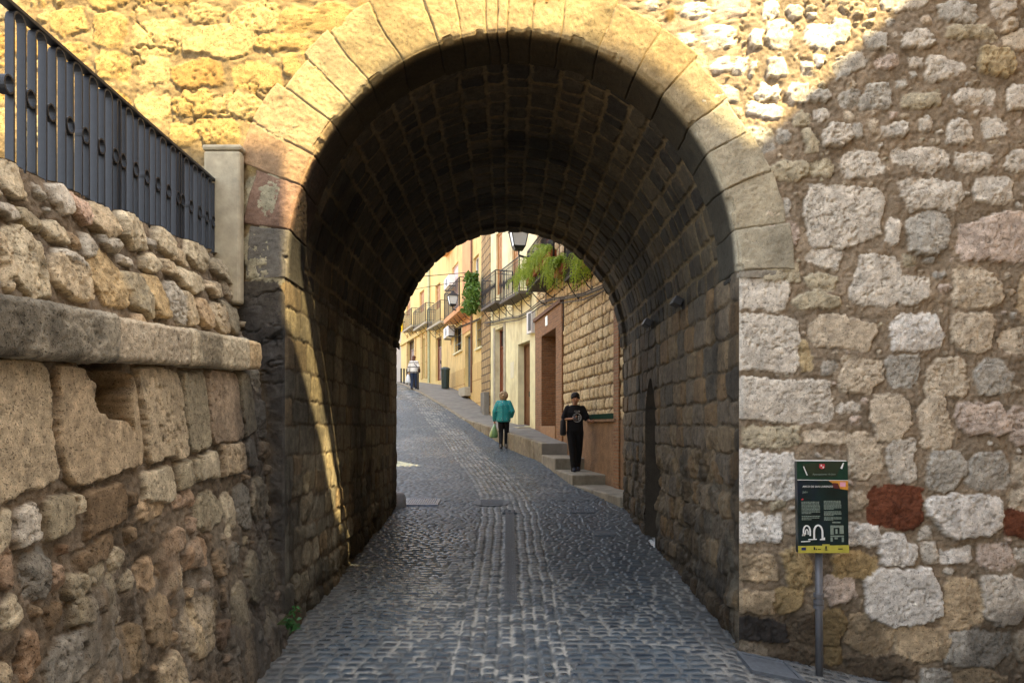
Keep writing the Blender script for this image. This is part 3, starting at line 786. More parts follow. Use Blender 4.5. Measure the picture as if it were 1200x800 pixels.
b.build('lower_rail', M['iron'], rail, bevel=.003)
def post(y, w):
    b = MB(); b.box((RX, y, (zt(y) - .1 + rtop(y) + .02) / 2), (.05, w, rtop(y) - zt(y) + .1)); return b.build('railing_post', M['iron'], rail, bevel=.004)
post(3.31, .08); post(6.265, .03); post(1.95, .06)
def stadium(y, z0, z1, w, n=8):
    pts = [(y - w / 2, z1 - w / 2), (y - w / 2, z0 + w / 2)]
    pts += [(y - w / 2 * math.cos(PI * i / n), z0 + w / 2 - w / 2 * math.sin(PI * i / n)) for i in range(1, n)]
    pts += [(y + w / 2, z0 + w / 2), (y + w / 2, z1 - w / 2)]
    pts += [(y + w / 2 * math.cos(PI * i / n), z1 - w / 2 + w / 2 * math.sin(PI * i / n)) for i in range(1, n)]
    return pts
def flat_loop(b, pts, cx, half, t):
    """closed strip of flat iron: pts (y,z), depth along x, thickness t"""
    n = len(pts); cy = sum(p[0] for p in pts) / n; cz = sum(p[1] for p in pts) / n
    vs = []
    for i, (y, z) in enumerate(pts):
        a, c = pts[i - 1], pts[(i + 1) % n]
        d = Vector((0, c[0] - a[0], c[1] - a[1])).normalized(); nn = Vector((0, -d.z, d.y))
        if nn.dot(Vector((0, y - cy, z - cz))) < 0: nn = -nn
        for sx in (-1, 1):
            for s in (0, 1):
                vs.append(Vector((cx + sx * half, y, z)) - nn * t * s)
    fs = []
    for i in range(n):
        j = (i + 1) % n; A, B = i * 4, j * 4
        fs += [(A, B, B + 2, A + 2), (A + 1, A + 3, B + 3, B + 1), (A, A + 1, B + 1, B), (A + 2, B + 2, B + 3, A + 3)]
    b.add(vs, fs)
ringY = [2.12 + .165 * i for i in range(8)] + [3.63, 3.80, 3.97, 4.14, 4.29, 4.46, 4.62, 4.71, 4.87, 5.02, 5.18, 5.34, 5.50, 5.57, 5.72, 5.88, 6.02, 6.15]
for i, y in enumerate(ringY):
    nx_ = ringY[i + 1] if i + 1 < len(ringY) else 6.26
    yc = (y + nx_) / 2; w = max(.05, (nx_ - y) - .05)
    b = MB(); flat_loop(b, stadium(yc, lowr(yc) + .01, rtop(yc) - .014, min(w, .1)), RX, .022, .011)
    ba = b.build('baluster', M['iron'], rail)
    b = MB(); zc = np.interp(y, [2, 3.63, 6.1], [3.50, 3.53, 3.56])
    flat_loop(b, [(y + .04 * math.cos(2 * PI * k / 18), zc + .048 * math.sin(2 * PI * k / 18)) for k in range(18)], RX + .004, .022, .009)
    b.build('ring', M['iron'], ba)

# stone post where the railing meets the gate
sp = empty('stone_post', (-2.42, 6.12, 3.2), 'smooth cream stone post with rounded top between the iron railing and the arch', 'post')
M['post_stone'] = mat_plain('post_stone', lin((184, 172, 144), .74), .85, 0, .3, 7, .5, .006, 60, stain=(lin((120, 112, 92)), 2.0, .6))
b = MB(); b.box((-2.39, 6.235, 3.52), (.31, .11, 1.28)); b.build('shaft', M['post_stone'], sp, bevel=.025)
b = MB(); b.box((-2.39, 6.235, 4.185), (.33, .13, .05)); b.build('cap', M['post_stone'], sp, bevel=.022)

# ------------------------------------------------------------------ small weed on the left wall
M['leaf'] = mat_leaf('weed_leaf', lin((64, 120, 60), .9), lin((36, 84, 44), .8))
def leaves(name, pts, size, mat, parent, rng, droop=0.3):
    vs, fs = [], []
    for p in pts:
        d = Vector((rng.uniform(-1, 1), rng.uniform(-1, 1), rng.uniform(-.6, .8))).normalized()
        s = size * rng.uniform(.6, 1.3); side = d.cross(Vector((rng.uniform(-1, 1), rng.uniform(-1, 1), rng.uniform(-1, 1)))).normalized() * s * .38
        p = Vector(p); k = len(vs)
        vs += [p, p + d * s * .5 + side, p + d * s + Vector((0, 0, -droop * s)), p + d * s * .5 - side]
        fs.append((k, k + 1, k + 2, k + 3))
    return raw_mesh(name, vs, fs, mat, parent, smooth=False)
wy = 6.0; wz = .27
weed = empty('weed', (-1.86, wy, wz), 'small green weed sprouting low on the sooty left wall beside the road', 'plant')
b = MB(); r9 = random.Random(3); tips = []
for i in range(9):
    t = Vector((-1.80 + r9.uniform(.0, .1), wy + r9.uniform(-.1, .1), wz + r9.uniform(-.1, .13)))
    b.tube([(-1.87, wy, wz - .02), (Vector((-1.86, wy, wz)) + t) / 2 + Vector((.03, 0, .02)), t], [.004, .003, .002], 5)
    for k in range(7): tips.append(Vector((-1.84, wy, wz)).lerp(t, r9.uniform(.3, 1.05)) + Vector((r9.uniform(-.01, .02), r9.uniform(-.02, .02), r9.uniform(-.02, .02))))
b.build('stem', mat_plain('weed_stem', lin((80, 100, 50), .7)), weed)
leaves('foliage', tips, .045, M['leaf'], weed, r9)

# ------------------------------------------------------------------ ground: road of basalt setts
def setts(u, v, seed, rowh=.10, lw=(.10, .19), detail=True):
    U, Vv = np.meshgrid(u, v)
    xc = XC(Vv); Q = U - xc
    w1 = .018 * fbm(U, Vv, 2.2, 3, seed) + .008 * fbm(U, Vv, 14, 2, seed + 1)
    w2 = .018 * fbm(U, Vv, 2.2, 3, seed + 2) + .008 * fbm(U, Vv, 14, 2, seed + 3)
    A, B = Q + w1, Vv + w2
    strip = np.abs(A) < .46
    def brick(a, b, rh, lw_, sd):
        row = np.floor(b / rh).astype(int); D = np.minimum(b - row * rh, (row + 1) * rh - b)
        cell = np.zeros(a.shape, int)
        for r in np.unique(row):
            rr = random.Random(int(r) * 7919 + sd); m = row == r; av = a[m]
            e = [av.min() - .5 - rr.uniform(0, .2)]
            while e[-1] < av.max() + .3: e.append(e[-1] + rr.uniform(*lw_))
            e = np.array(e); k = np.searchsorted(e, av)
            D[m] = np.minimum(D[m], np.minimum(av - e[k - 1], e[k] - av)); cell[m] = k + int(r) * 977
        return D, cell
    D1, c1 = brick(A, B, rowh, lw, seed)
    D2, c2 = brick(B, A, (.112), (.10, .17), seed + 5)
    D = np.where(strip, D2, D1); cell = np.where(strip, c2 + 77777, c1)
    hr = lambda k: (((cell * (2654435761 + 2 * k * 40503) + k * 101) >> 7) & 1023) / 1023.0
    return U, Vv, A, B, D, cell, strip, hr
def road_grid(u, v, seed, amp=1.0):
    U, Vv, A, B, D, cell, strip, hr = setts(u, v, seed)
    jw = .010 + .004 * fbm(U, Vv, 8, 2, seed + 9)
    t = sstep(0.0, .022, D - jw * .6)
    g1 = fbm(U, Vv, 12, 3, seed + 10); g2 = fbm(U, Vv, 45, 2, seed + 11)
    H = (t * (.007 + .007 * (hr(1) - .5) + .03 * (hr(2) - .5) * np.clip(D, 0, .05)) - (1 - t) * .006 + .003 * g1 + .0015 * g2 + .012 * fbm(U, Vv, .8, 2, seed + 12)) * amp
    base = np.array(lin((60, 76, 88), .85)); b2 = np.array(lin((78, 90, 98), .85)); b3 = np.array(lin((46, 62, 76), .85))
    k = hr(3)[..., None]
    C = np.where(k < .55, base, np.where(k < .8, b2, b3)) * (1 + .35 * (hr(4) - .5) + .18 * g1)[..., None]
    C = C * .88
    mort = np.array(lin((98, 102, 102), .75)) * (1 + .3 * g1)[..., None]
    white = np.where(strip, .85, np.clip(sstep(-.05, .5, fbm(U, Vv, .9, 3, seed + 13)) * .5 + .9 * np.exp(-((U + .75) / .5) ** 2 - ((Vv - 8.6) / 1.7) ** 2), 0, 1)) * sstep(-.2, .3, fbm(U, Vv, 7, 3, seed + 14))  # pale mortar; the oval on the left paints reflected glints into it
    mort = mort * (1 - white[..., None]) + np.array(lin((176, 174, 164), .85)) * white[..., None]
    C = mort * (1 - t)[..., None] + C * t[..., None]
    dirt = sstep(1.3, 1.9, np.abs(U - .03)) * (Vv < 13) * .4        # dust along the walls
    C = C * (1 - dirt[..., None]) + np.array(lin((104, 100, 92), .9)) * dirt[..., None]
    wet = sstep(-.25, .45, fbm(U * 1.0, Vv * .5, .8, 3, seed + 15) - .5 * sstep(.4, 1.4, U - XC(Vv)))
    R = (.40 - .18 * wet) * t + .75 * (1 - t) + .08 * g2
    Cc = np.concatenate([np.clip(C, .003, .9), np.clip(R, .15, .95)[..., None]], -1)
    return np.stack([U, Vv, gz(U, Vv) + H], -1), Cc
gr = []
P, C = road_grid(np.arange(-2.02, 2.02, .0115), np.arange(6.9, 13.3, .0135), 101); gr.append((P, C, None, False))
P, C = road_grid(np.arange(-2.1, 5.2, .0115), np.arange(3.2, 6.9001, .0135), 101)
uu = (P[0, 1:, 0] + P[0, :-1, 0]) / 2; vv = (P[1:, 0, 1] + P[:-1, 0, 1]) / 2
gr.append((P, C, ~((vv[:, None] > 6.45) & (np.abs(uu)[None, :] > 2.1)), False))
P, C = road_grid(np.arange(-13, 3.0, .026), np.arange(13.25, 32.05, .032), 101); gr.append((P, C, None, False))
P, C = road_grid(np.arange(-22, 3.0, .06), np.arange(32, 62, .08), 101); gr.append((P, C, None, False))
Ub, Vb = np.meshgrid(np.arange(-2.4, 9, .1), np.arange(-13, 3.3, .1)); gr.append((np.stack([Ub, Vb, gz(Ub, Vb)], -1), np.ones(Ub.shape + (4,)) * np.array(list(lin((84, 88, 94), .9)) + [.6]), None, False))
road = grids('road', gr, M['setts']); tag(road, kind='structure')
gu, gv = np.meshgrid(np.linspace(-150, 150, 61), np.linspace(-80, 200, 57))
gq = raw_mesh('ground', np.stack([gu, gv, np.interp(gv, GY, GZ) - 1.2], -1).reshape(-1, 3), np.array([[r * 61 + c, r * 61 + c + 1, (r + 1) * 61 + c + 1, (r + 1) * 61 + c] for r in range(56) for c in range(60)]), M['rubble'])
tag(gq, kind='structure')

# iron in the road
def plate(name, x, y, w, l, mat, label, cat, ribs=0, along='y', frame=.03, group=None):
    e = empty(name, (x, y, gzf(x, y)), label, cat, group)
    def z(a, c): return gzf(a, c) + .014
    b = MB()
    for (xa, xb, ya, yb) in ((x - w/2, x + w/2, y - l/2, y - l/2 + frame), (x - w/2, x + w/2, y + l/2 - frame, y + l/2), (x - w/2, x - w/2 + frame, y - l/2 + frame, y + l/2 - frame), (x + w/2 - frame, x + w/2, y - l/2 + frame, y + l/2 - frame)):
        b.add([(xx, yy_, z(xx, yy_) + dz) for xx in (xa, xb) for yy_ in (ya, yb) for dz in (-.06, .012)], [(0, 1, 3, 2), (4, 6, 7, 5), (0, 4, 5, 1), (2, 3, 7, 6), (0, 2, 6, 4), (1, 5, 7, 3)])
    b.build('frame', mat, e)
    b = MB()
    b.add([(xx, yy_, z(xx, yy_) + dz) for xx in (x - w/2 + frame, x + w/2 - frame) for yy_ in (y - l/2 + frame, y + l/2 - frame) for dz in (-.06, -.012 if ribs else .004)], [(0, 1, 3, 2), (4, 6, 7, 5), (0, 4, 5, 1), (2, 3, 7, 6), (0, 2, 6, 4), (1, 5, 7, 3)])
    for i in range(ribs):
        if along == 'x':
            yy0 = y - l/2 + frame + (l - 2 * frame) * (i + .5) / ribs; d = (l - 2 * frame) / ribs * .28
            R = (x - w/2 + frame, x + w/2 - frame, yy0 - d, yy0 + d)
        else:
            xx0 = x - w/2 + frame + (w - 2 * frame) * (i + .5) / ribs; d = (w - 2 * frame) / ribs * .28
            R = (xx0 - d, xx0 + d, y - l/2 + frame, y + l/2 - frame)
        b.add([(xx, yy_, z(xx, yy_) + dz) for xx in R[:2] for yy_ in R[2:] for dz in (-.04, .009)], [(0, 1, 3, 2), (4, 6, 7, 5), (0, 4, 5, 1), (2, 3, 7, 6), (0, 2, 6, 4), (1, 5, 7, 3)])
    b.build('grate' if ribs else 'cover', mat, e)
    return e
plate('drain_channel', .03, 9.75, .13, 4.6, M['cast_iron'], 'long narrow iron drain grate along the middle of the cobbled passage floor', 'drain', 4, 'y', .014)
plate('drain_trap', .03, 12.2, .24, .22, M['cast_iron'], 'small square iron head at the far end of the long drain', 'drain', 2, 'y', .03)
plate('drain_cover', -1.52, 13.1, .62, .62, M['steel_plate'], 'ribbed bluish steel drain cover by the left foot of the far arch', 'drain cover', 14, 'y', .03)
plate('drain_grate', 1.22, 12.25, .40, .30, M['cast_iron'], 'dark iron drain grate in the road near the lowest stone step', 'drain grate', 8, 'y', .03)
plate('inspection_cover', 2.12, 5.98, .42, .40, M['cast_iron'], 'dark square iron inspection cover at the foot of the sign post', 'manhole cover', 0, 'y', .035)
plate('paving_hatch', 1.38, 10.6, .3, .3, M['cast_iron'], 'small dark iron hatch in the setts beside the little doorway', 'manhole cover', 0, 'y', .03)
e = empty('manhole_cover', (-.28, 13.1, gzf(-.28, 13.1)), 'round iron manhole cover set in the cobbles behind the long drain', 'manhole cover')
b = MB(); zc = gzf(-.28, 13.1)
b.loft([((-.28, 13.1, zc - .05), (.33, 0, 0), (0, .33, .025)), ((-.28, 13.1, zc + .008), (.33, 0, 0), (0, .33, .025)), ((-.28, 13.1, zc + .012), (.31, 0, 0), (0, .31, .025))], 32)
for i in range(5): b.box((-.28, 13.1 - .2 + .1 * i, zc + .010 + (-.2 + .1 * i) * .075), (.4, .03, .012))
b.build('lid', M['cast_iron'], e)
# guard stone and cable duct at the far left foot of the passage
gs = MB(); x, y = -1.85, 12.74; z = gzf(x, y)
gs.loft([((x, y, z - .05), (.10, 0, 0), (0, .10, 0)), ((x, y, z + .12), (.10, 0, 0), (0, .10, 0)), ((x, y, z + .2), (.085, 0, 0), (0, .085, 0)), ((x, y, z + .25), (.045, 0, 0), (0, .045, 0))], 16)
o = gs.build('guard_stone', mat_plain('pale_stone', lin((190, 190, 196), .8), .8, 0, .15, 12, .5, .01, 30), smooth=True); tag(o, 'stubby pale rounded guard stone at the far left corner of the passage', 'guard stone')
# little floodlights at the springing of the vault
for k, (x, y, z) in enumerate([(XR - .06, 8.24, 3.24), (XR - .06, 10.0, 3.25)]):
    e = empty('floodlight', (XR, y, z), ['small black floodlight under the right side of the vault, the nearer of two', 'small black floodlight under the right side of the vault, the farther of two'][k], 'light', 'floodlights under the vault')
    b = MB(); b.box((x - .02, y, z), (.1, .2, .09), Matrix.Rotation(.5, 3, 'Y')); b.build('housing', M['black_iron'], e, bevel=.01)
    b = MB(); b.box((x + .045, y, z - .03), (.03, .06, .1)); b.build('bracket', M['black_iron'], e)
# ------------------------------------------------------------------ information sign at the right
def flat(b, pts, y, t=.002):
    n = len(pts)
    b.add([(x, y, z) for x, z in pts] + [(x, y + t, z) for x, z in pts], [tuple(range(n))] + [(i, n + i, n + (i + 1) % n, (i + 1) % n) for i in range(n)])
def text_mesh(name, body, size, mat, parent, loc, rot=(PI / 2, 0, 0), align='LEFT', ext=.0006):
    cu = bpy.data.curves.new(name, 'FONT'); cu.body = body; cu.size = size; cu.align_x = align; cu.extrude = ext; cu.resolution_u = 3
    o = bpy.data.objects.new(name, cu); COL.objects.link(o)
    dg = bpy.context.evaluated_depsgraph_get(); me = bpy.data.meshes.new_from_object(o.evaluated_get(dg))
    bpy.data.objects.remove(o); bpy.data.curves.remove(cu)
    me.transform(Matrix.Translation(loc) @ Matrix(( (1,0,0,0),(0,1,0,0),(0,0,1,0),(0,0,0,1))) @ Vector(rot).to_track_quat('Z', 'Y').to_matrix().to_4x4() if False else Matrix.Translation(loc) @ __import__('mathutils').Euler(rot).to_matrix().to_4x4())
    if parent is not None: me.transform(Matrix.Translation(-origin(parent)))
    me.materials.clear(); me.materials.append(mat)
    return link(bpy.data.objects.new(name, me), parent)
SX, SZ, SWd, SH, SY = 2.343, 1.572, .412, .742, 6.0
sign = empty('information_sign', (2.55, 6.06, gzf(2.55, 6.06)), 'green tourist information sign on a grey post before the rough stone wall', 'sign')
P_ = lambda a, c: (SX + SWd * a + .012 * c, SZ - SH * c)
M['sign_green'] = mat_plain('sign_green', lin((22, 58, 44), .9), .35, 0, .25, 14, spec=.5)
M['sign_dark'] = mat_plain('sign_dark', lin((20, 40, 38), .9), .3, 0, .5, 7, stain=(lin((28, 36, 58)), 5.0, .9))
M['sign_moss'] = mat_plain('sign_moss', lin((40, 52, 36), .9), .4, 0, .2, 12)
M['sign_yellow'] = mat_plain('sign_yellow', lin((186, 178, 74), .9), .4, 0, .15, 20)
M['sign_orange'] = mat_plain('sign_orange', lin((214, 150, 56), .9), .4, 0, .2, 30)
M['ink_white'] = mat_plain('ink_white', (.72, .73, .7), .5, 0, .05, 9)
M['ink_pale'] = mat_plain('ink_pale', lin((128, 142, 130), .9), .5, 0, .3, 60)
M['ink_red'] = mat_plain('ink_red', lin((196, 60, 66), .9), .5, 0, .1, 20)
M['ink_blue'] = mat_plain('ink_blue', lin((28, 38, 92), .9), .5, 0, .1, 20)
M['ink_maroon'] = mat_plain('ink_maroon', lin((86, 34, 34), .9), .5, 0, .3, 60)
b = MB(); x0, z1 = P_(0, 0); x1, z0 = P_(1, 1)
b.add([(P_(a, c)[0], y, P_(a, c)[1]) for a in (0, 1) for y in (SY, SY + .05) for c in (1, 0)], [(0, 1, 3, 2), (4, 6, 7, 5), (0, 4, 5, 1), (2, 3, 7, 6), (0, 2, 6, 4), (1, 5, 7, 3)])
b.build('sign_panel', M['sign_dark'], sign, bevel=.003)
b = MB(); flat(b, [P_(.0, .0), P_(1, .0), P_(1, .205), P_(0, .205)], SY - .004, .003); b.build('header_panel', M['sign_green'], sign)
b = MB(); flat(b, [P_(.10, .03), P_(.9, .0), P_(.76, .17), P_(.22, .17)], SY - .0065, .002); b.build('header_fold', M['sign_moss'], sign)
b = MB(); flat(b, [P_(.115, .055), P_(.135, .055), P_(.205, .15), P_(.185, .155)], SY - .009, .002); flat(b, [P_(.90, .02), P_(.925, .015), P_(.885, .085), P_(.85, .075)], SY - .009, .002)
flat(b, [P_(0, .2), P_(1, .205), P_(1, .211), P_(0, .206)], SY - .007, .002); flat(b, [P_(.0, -.012), P_(.5, -.012), P_(.97, -.008), P_(.97, .0), P_(0, -.002)], SY - .007, .03)
b.build('fold_highlight', M['ink_white'], sign)
b = MB(); flat(b, [P_(.44, .03), P_(.54, .03), P_(.545, .07), P_(.49, .085), P_(.435, .07)], SY - .009, .002); b.build('crest', M['ink_red'], sign)
b = MB(); flat(b, [P_(.46, .036), P_(.485, .036), P_(.485, .055), P_(.46, .055)], SY - .0115, .002); flat(b, [P_(.5, .055), P_(.525, .055), P_(.52, .075), P_(.5, .075)], SY - .0115, .002); b.build('crest_charge', M['ink_white'], sign)
b = MB(); flat(b, [P_(.62, .212), P_(1, .212), P_(1, .315), P_(.84, .30), P_(.74, .255)], SY - .004, .003); b.build('orange_corner', M['sign_orange'], sign)
b = MB(); flat(b, [P_(.70, .235), P_(.80, .24), P_(.84, .30), P_(.74, .30), P_(.68, .27)], SY - .0065, .002); b.build('photo_patch', M['ink_maroon'], sign)
M['ink_pink'] = mat_plain('ink_pink', lin((224, 160, 178), .9), .5, 0, .1, 20)
b = MB(); flat(b, [P_(.84, .228), P_(.95, .228), P_(.95, .278), P_(.84, .278)], SY - .0065, .002); b.build('stamp', M['ink_pink'], sign)
b = MB(); flat(b, [P_(0, .925), P_(1, .915), P_(1, 1), P_(0, 1)], SY - .004, .003); flat(b, [P_(.47, .905), P_(.62, .905), P_(.60, .955), P_(.5, .955)], SY - .0065, .002); b.build('footer_strip', M['sign_yellow'], sign)
b = MB(); flat(b, [P_(.06, .94), P_(.15, .94), P_(.15, .97), P_(.06, .97)], SY - .0065, .002); b.build('blue_flag', M['ink_blue'], sign)
def tx(name, body, a, c, size, mat=M['ink_white'], align='LEFT'):
    x, z = P_(a, c); text_mesh(name, body, size, mat, sign, (x, SY - .0085, z), align=align)
tx('title_lettering', 'ARCO DE SAN LORENZO', .10, .285, .0215)
tx('subtitle_lettering', 'Jaén', .10, .345, .026, M['ink_pale'])
tx('header_lettering', 'Ayuntamiento de Jaén', .30, .15, .021, M['ink_pale'])
r8 = random.Random(8); b = MB()
def para(a0, a1, c0, c1, n):
    for i in range(n):
        c = c0 + (c1 - c0) * i / n; a = a0
        while a < a1 - .01:
            l = r8.uniform(.015, .05); e_ = min(a + l, a1)
            if not (i == n - 1 and a > a0 + (a1 - a0) * .5): flat(b, [P_(a, c), P_(e_, c), P_(e_, c + .009), P_(a, c + .009)], SY - .004, .002)
            a = e_ + .008
para(.08, .44, .44, .58, 9); para(.08, .44, .595, .65, 3)
b.build('text_column', M['ink_pale'], sign); b = MB()
para(.52, .86, .43, .53, 7); para(.52, .86, .545, .6, 4); para(.52, .86, .61, .65, 3)
b.build('text_column', M['ink_pale'], sign)
b = MB(); flat(b, [P_(.07, .415), P_(.11, .405), P_(.12, .42), P_(.08, .425)], SY - .0065, .002); b.build('red_mark', M['ink_red'], sign)
b = MB()
def arch_band(a, c, w, h, t):
    o_, i_ = [], []
    for k in range(13):
        an = PI * k / 12; o_.append((a - w * math.cos(an), c - h * (.45 + .55 * math.sin(an)))); i_.append((a - (w - t) * math.cos(an), c - h * .45 - (h * .55 - t * .5) * math.sin(an)))
    o_ = [(a - w, c)] + o_ + [(a + w, c)]; i_ = [(a - w + t, c)] + i_ + [(a + w - t, c)]
    for k in range(len(o_) - 1): flat(b, [P_(*o_[k]), P_(*o_[k + 1]), P_(*i_[k + 1]), P_(*i_[k])], SY - .0045, .0025)
arch_band(.40, .845, .10, .155, .035); arch_band(.175, .815, .08, .12, .03); arch_band(.175, .80, .035, .06, .02)
flat(b, [P_(.08, .80), P_(.14, .78), P_(.14, .815), P_(.08, .815)], SY - .0045, .0025); flat(b, [P_(.2, .85), P_(.37, .845), P_(.37, .856), P_(.2, .86)], SY - .0045, .0025)
flat(b, [P_(.06, .872), P_(.24, .868), P_(.24, .878), P_(.06, .882)], SY - .0045, .0025); flat(b, [P_(.43, .85), P_(.53, .83), P_(.53, .86), P_(.43, .86)], SY - .0045, .0025)
b.build('arch_emblem', M['ink_white'], sign)
b = MB()
for (a0, a1, c0, c1) in ((.64, .9, .70, .725), (.64, .70, .725, .80), (.74, .78, .74, .79), (.82, .9, .725, .79), (.64, .9, .81, .825), (.64, .68, .83, .875), (.72, .78, .83, .85), (.86, .9, .83, .88), (.68, .84, .66, .675)):
    flat(b, [P_(a0, c0), P_(a1, c0), P_(a1, c1), P_(a0, c1)], SY - .004, .002)
b.build('plan_drawing', M['ink_pale'], sign)
b = MB()
for (a0, a1, c0, c1) in ((.30, .33, .935, .965), (.345, .36, .95, .968), (.38, .44, .955, .963), (.53, .56, .925, .955), (.53, .57, .96, .97), (.78, .87, .95, .96)):
    b = MB()
    flat(b, [P_(a0, c0), P_(a1, c0), P_(a1, c1), P_(a0, c1)], SY - .0085, .002); b.build('footer_mark', M['black_iron'], sign)
px_, py_ = 2.553, 6.075; zb = gzf(px_, py_)
b = MB(); b.tube([(px_ + .006, py_, zb - .05), (px_, py_, .87)], .030, 16); b.build('post', M['grey_metal'], sign, smooth=True)
b = MB(); b.box((px_, py_ - .01, 1.1), (.06, .03, .55)); b.build('back_bracket', M['grey_metal'], sign)
b = MB()
for z in (.455, .40, .36): b.tube([(px_, py_, z), (px_, py_, z + .032)], .042, 16)
b.build('collar', M['grey_metal'], sign)

# ------------------------------------------------------------------ unseen plate and block added behind the camera, outline cut to shade the gate
LX, LY, LZ = -1.0, 1.2, -2.28                                        # direction the sunlight travels
YC = -2.5
sil = [(-7.5, 4.3), (-2.6, 4.25), (-2.0, 4.22), (-1.91, 4.16), (-1.90, 2.80), (-1.86, 2.80), (-1.76, 2.98), (-1.05, 3.80), (-.40, 4.35), (-.02, 4.93), (-.20, 4.99), (-.6, 4.73), (-1.07, 4.44), (-1.52, 4.22), (-1.54, 4.32), (-1.4, 4.56), (-1.07, 4.90), (-.55, 5.14), (0, 5.21), (.5, 5.20), (1.0, 5.06), (1.4, 4.82), (1.75, 4.48), (2.05, 4.24), (2.13, 4.26), (3.38, 5.48), (6.2, 8.2), (6.2, -30), (-7.5, -30)]
k_ = (YC - YF) / LY
pts = [(X + LX * k_, max(Z + LZ * k_, -1.5)) for X, Z in sil]
n = len(pts)
b = MB(); b.add([(x, YC, z) for x, z in pts] + [(x, YC - .08, z) for x, z in pts], [tuple(range(n)), tuple(range(n, 2 * n))[::-1]] + [(i, (i + 1) % n, n + (i + 1) % n, n + i) for i in range(n)])
M['shade_screen'] = mat_plain('pale_plaster', lin((172, 150, 116), .7), .9, 0, .12, 1.5)
b.box((6.5, YC - 4.1, 7.0), (13.0, 8.0, 17.0))
ch = b.build('shade_screen', M['shade_screen']); tag(ch, 'unseen pale screen added behind the camera, its outline cut to shape the shadow on the gate', 'shade_screen')

# unseen block added right of the square to cut daylight in the passage
b = MB(); b.box((9.8, 1.6, 3.9), (7.0, 7.4, 10.6)); o = b.build('daylight_block', mat_plain('tan_plaster', lin((176, 152, 120), .75), .9, 0, .15, 1.5))
tag(o, 'plain tan block added out of view right of the gate to cut the daylight', 'house')
# ------------------------------------------------------------------ the street beyond the passage
class Fr:
    """a facade: u along it, w out of it towards the road, z up"""
    def __init__(s, a, b):
        s.a = Vector((a[0], a[1], 0)); s.b = Vector((b[0], b[1], 0)); s.L = (s.b - s.a).length
        s.d = (s.b - s.a).normalized(); s.n = Vector((-s.d.y, s.d.x, 0))
    def pt(s, u, w, z): return s.a + s.d * u + s.n * w + Vector((0, 0, z))
    def hit(s, px, py, w=0.0):
        o = s.a + s.n * w; rx, rz = (px - VX) / F, -(py - VY) / F
        t = (o.x * s.n.x + o.y * s.n.y) / (rx * s.n.x + s.n.y)
        p = Vector((rx * t, t, 0))
        return (p - o).dot(s.d), EYE + rz * t
    def u(s, px, w=0.0): return s.hit(px, 500, w)[0]
    def rect(s, x0, y0, x1, y1, w=0.0):
        """u0,u1,z0,z1 of something seen between x0..x1; heights read at its middle"""
        xm = (x0 + x1) / 2
        return s.u(x1, w), s.u(x0, w), s.hit(xm, y1, w)[1], s.hit(xm, y0, w)[1]
Q = [(2.376, 12.62), (.89, 22.6), (-.646, 28.0), (-1.04, 30.0), (-3.24, 39.0), (-7.5, 52.0), (-14.5, 68.0)]
fA, fB, fS, fC, fD, fE = [Fr(Q[i], Q[i + 1]) for i in range(6)]
def gfr(fr, u): p = fr.pt(u, 0, 0); return gzf(p.x, p.y)

def wall_mesh(fr, u0, u1, z0, z1, ops, name, mat, parent, dep=.22, back=7.0):
    """facade with real openings, their reveals, and the body of the house behind"""
    us = sorted({u0, u1, *[o[0] for o in ops], *[o[1] for o in ops]}); zs = sorted({z0, z1, *[o[2] for o in ops], *[o[3] for o in ops]})
    b = MB()
    for i in range(len(us) - 1):
        for j in range(len(zs) - 1):
            uc, zc = (us[i] + us[i + 1]) / 2, (zs[j] + zs[j + 1]) / 2
            if any(o[0] < uc < o[1] and o[2] < zc < o[3] for o in ops): continue
            c = [(us[i], zs[j]), (us[i + 1], zs[j]), (us[i + 1], zs[j + 1]), (us[i], zs[j + 1])]
            b.add([fr.pt(x, 0, z) for x, z in c], [(0, 1, 2, 3)], [c])
    for o in ops:
        a, c, d, e = o[:4]; dp = o[4] if len(o) > 4 else dep
        for (p, q) in (((a, d), (c, d)), ((c, d), (c, e)), ((c, e), (a, e)), ((a, e), (a, d))):
            b.add([fr.pt(p[0], 0, p[1]), fr.pt(q[0], 0, q[1]), fr.pt(q[0], -dp, q[1]), fr.pt(p[0], -dp, p[1])], [(0, 1, 2, 3)], [[(p[0] + p[1], 0), (q[0] + q[1], 0), (q[0] + q[1], dp), (p[0] + p[1], dp)]])
        b.add([fr.pt(a - .1, -dp - .06, d - .1), fr.pt(c + .1, -dp - .06, d - .1), fr.pt(c + .1, -dp - .06, e + .1), fr.pt(a - .1, -dp - .06, e + .1)], [(0, 1, 2, 3)])
    for (p, q) in (((u0, 0), (u0, -back)), ((u0, -back), (u1, -back)), ((u1, -back), (u1, 0))):
        b.add([fr.pt(*p, z0), fr.pt(*q, z0), fr.pt(*q, z1), fr.pt(*p, z1)], [(0, 1, 2, 3)], [[(0, z0), (back, z0), (back, z1), (0, z1)]])
    return b.build(name, mat, parent)
M['tiles'] = mat_plain('roof_tiles', lin((170, 104, 70), .8), .9, 0, .4, 10, .8, .03, 14)
def roof(fr, u0, u1, z, parent, back=7.0):
    b = MB(); e = .45
    P = [(u0, e, z), (u1, e, z), (u1, -back / 2, z + 1.7), (u0, -back / 2, z + 1.7), (u0, -back - e, z), (u1, -back - e, z)]
    vs = [fr.pt(*p) for p in P] + [fr.pt(p[0], p[1], p[2] - .12) for p in P]
    b.add(vs, [(0, 1, 2, 3), (3, 2, 5, 4), (6, 9, 8, 7), (9, 10, 11, 8), (0, 6, 7, 1), (4, 5, 11, 10), (0, 3, 9, 6), (3, 4, 10, 9), (1, 7, 8, 2), (2, 8, 11, 5)])
    return b.build('roof', M['tiles'], parent)
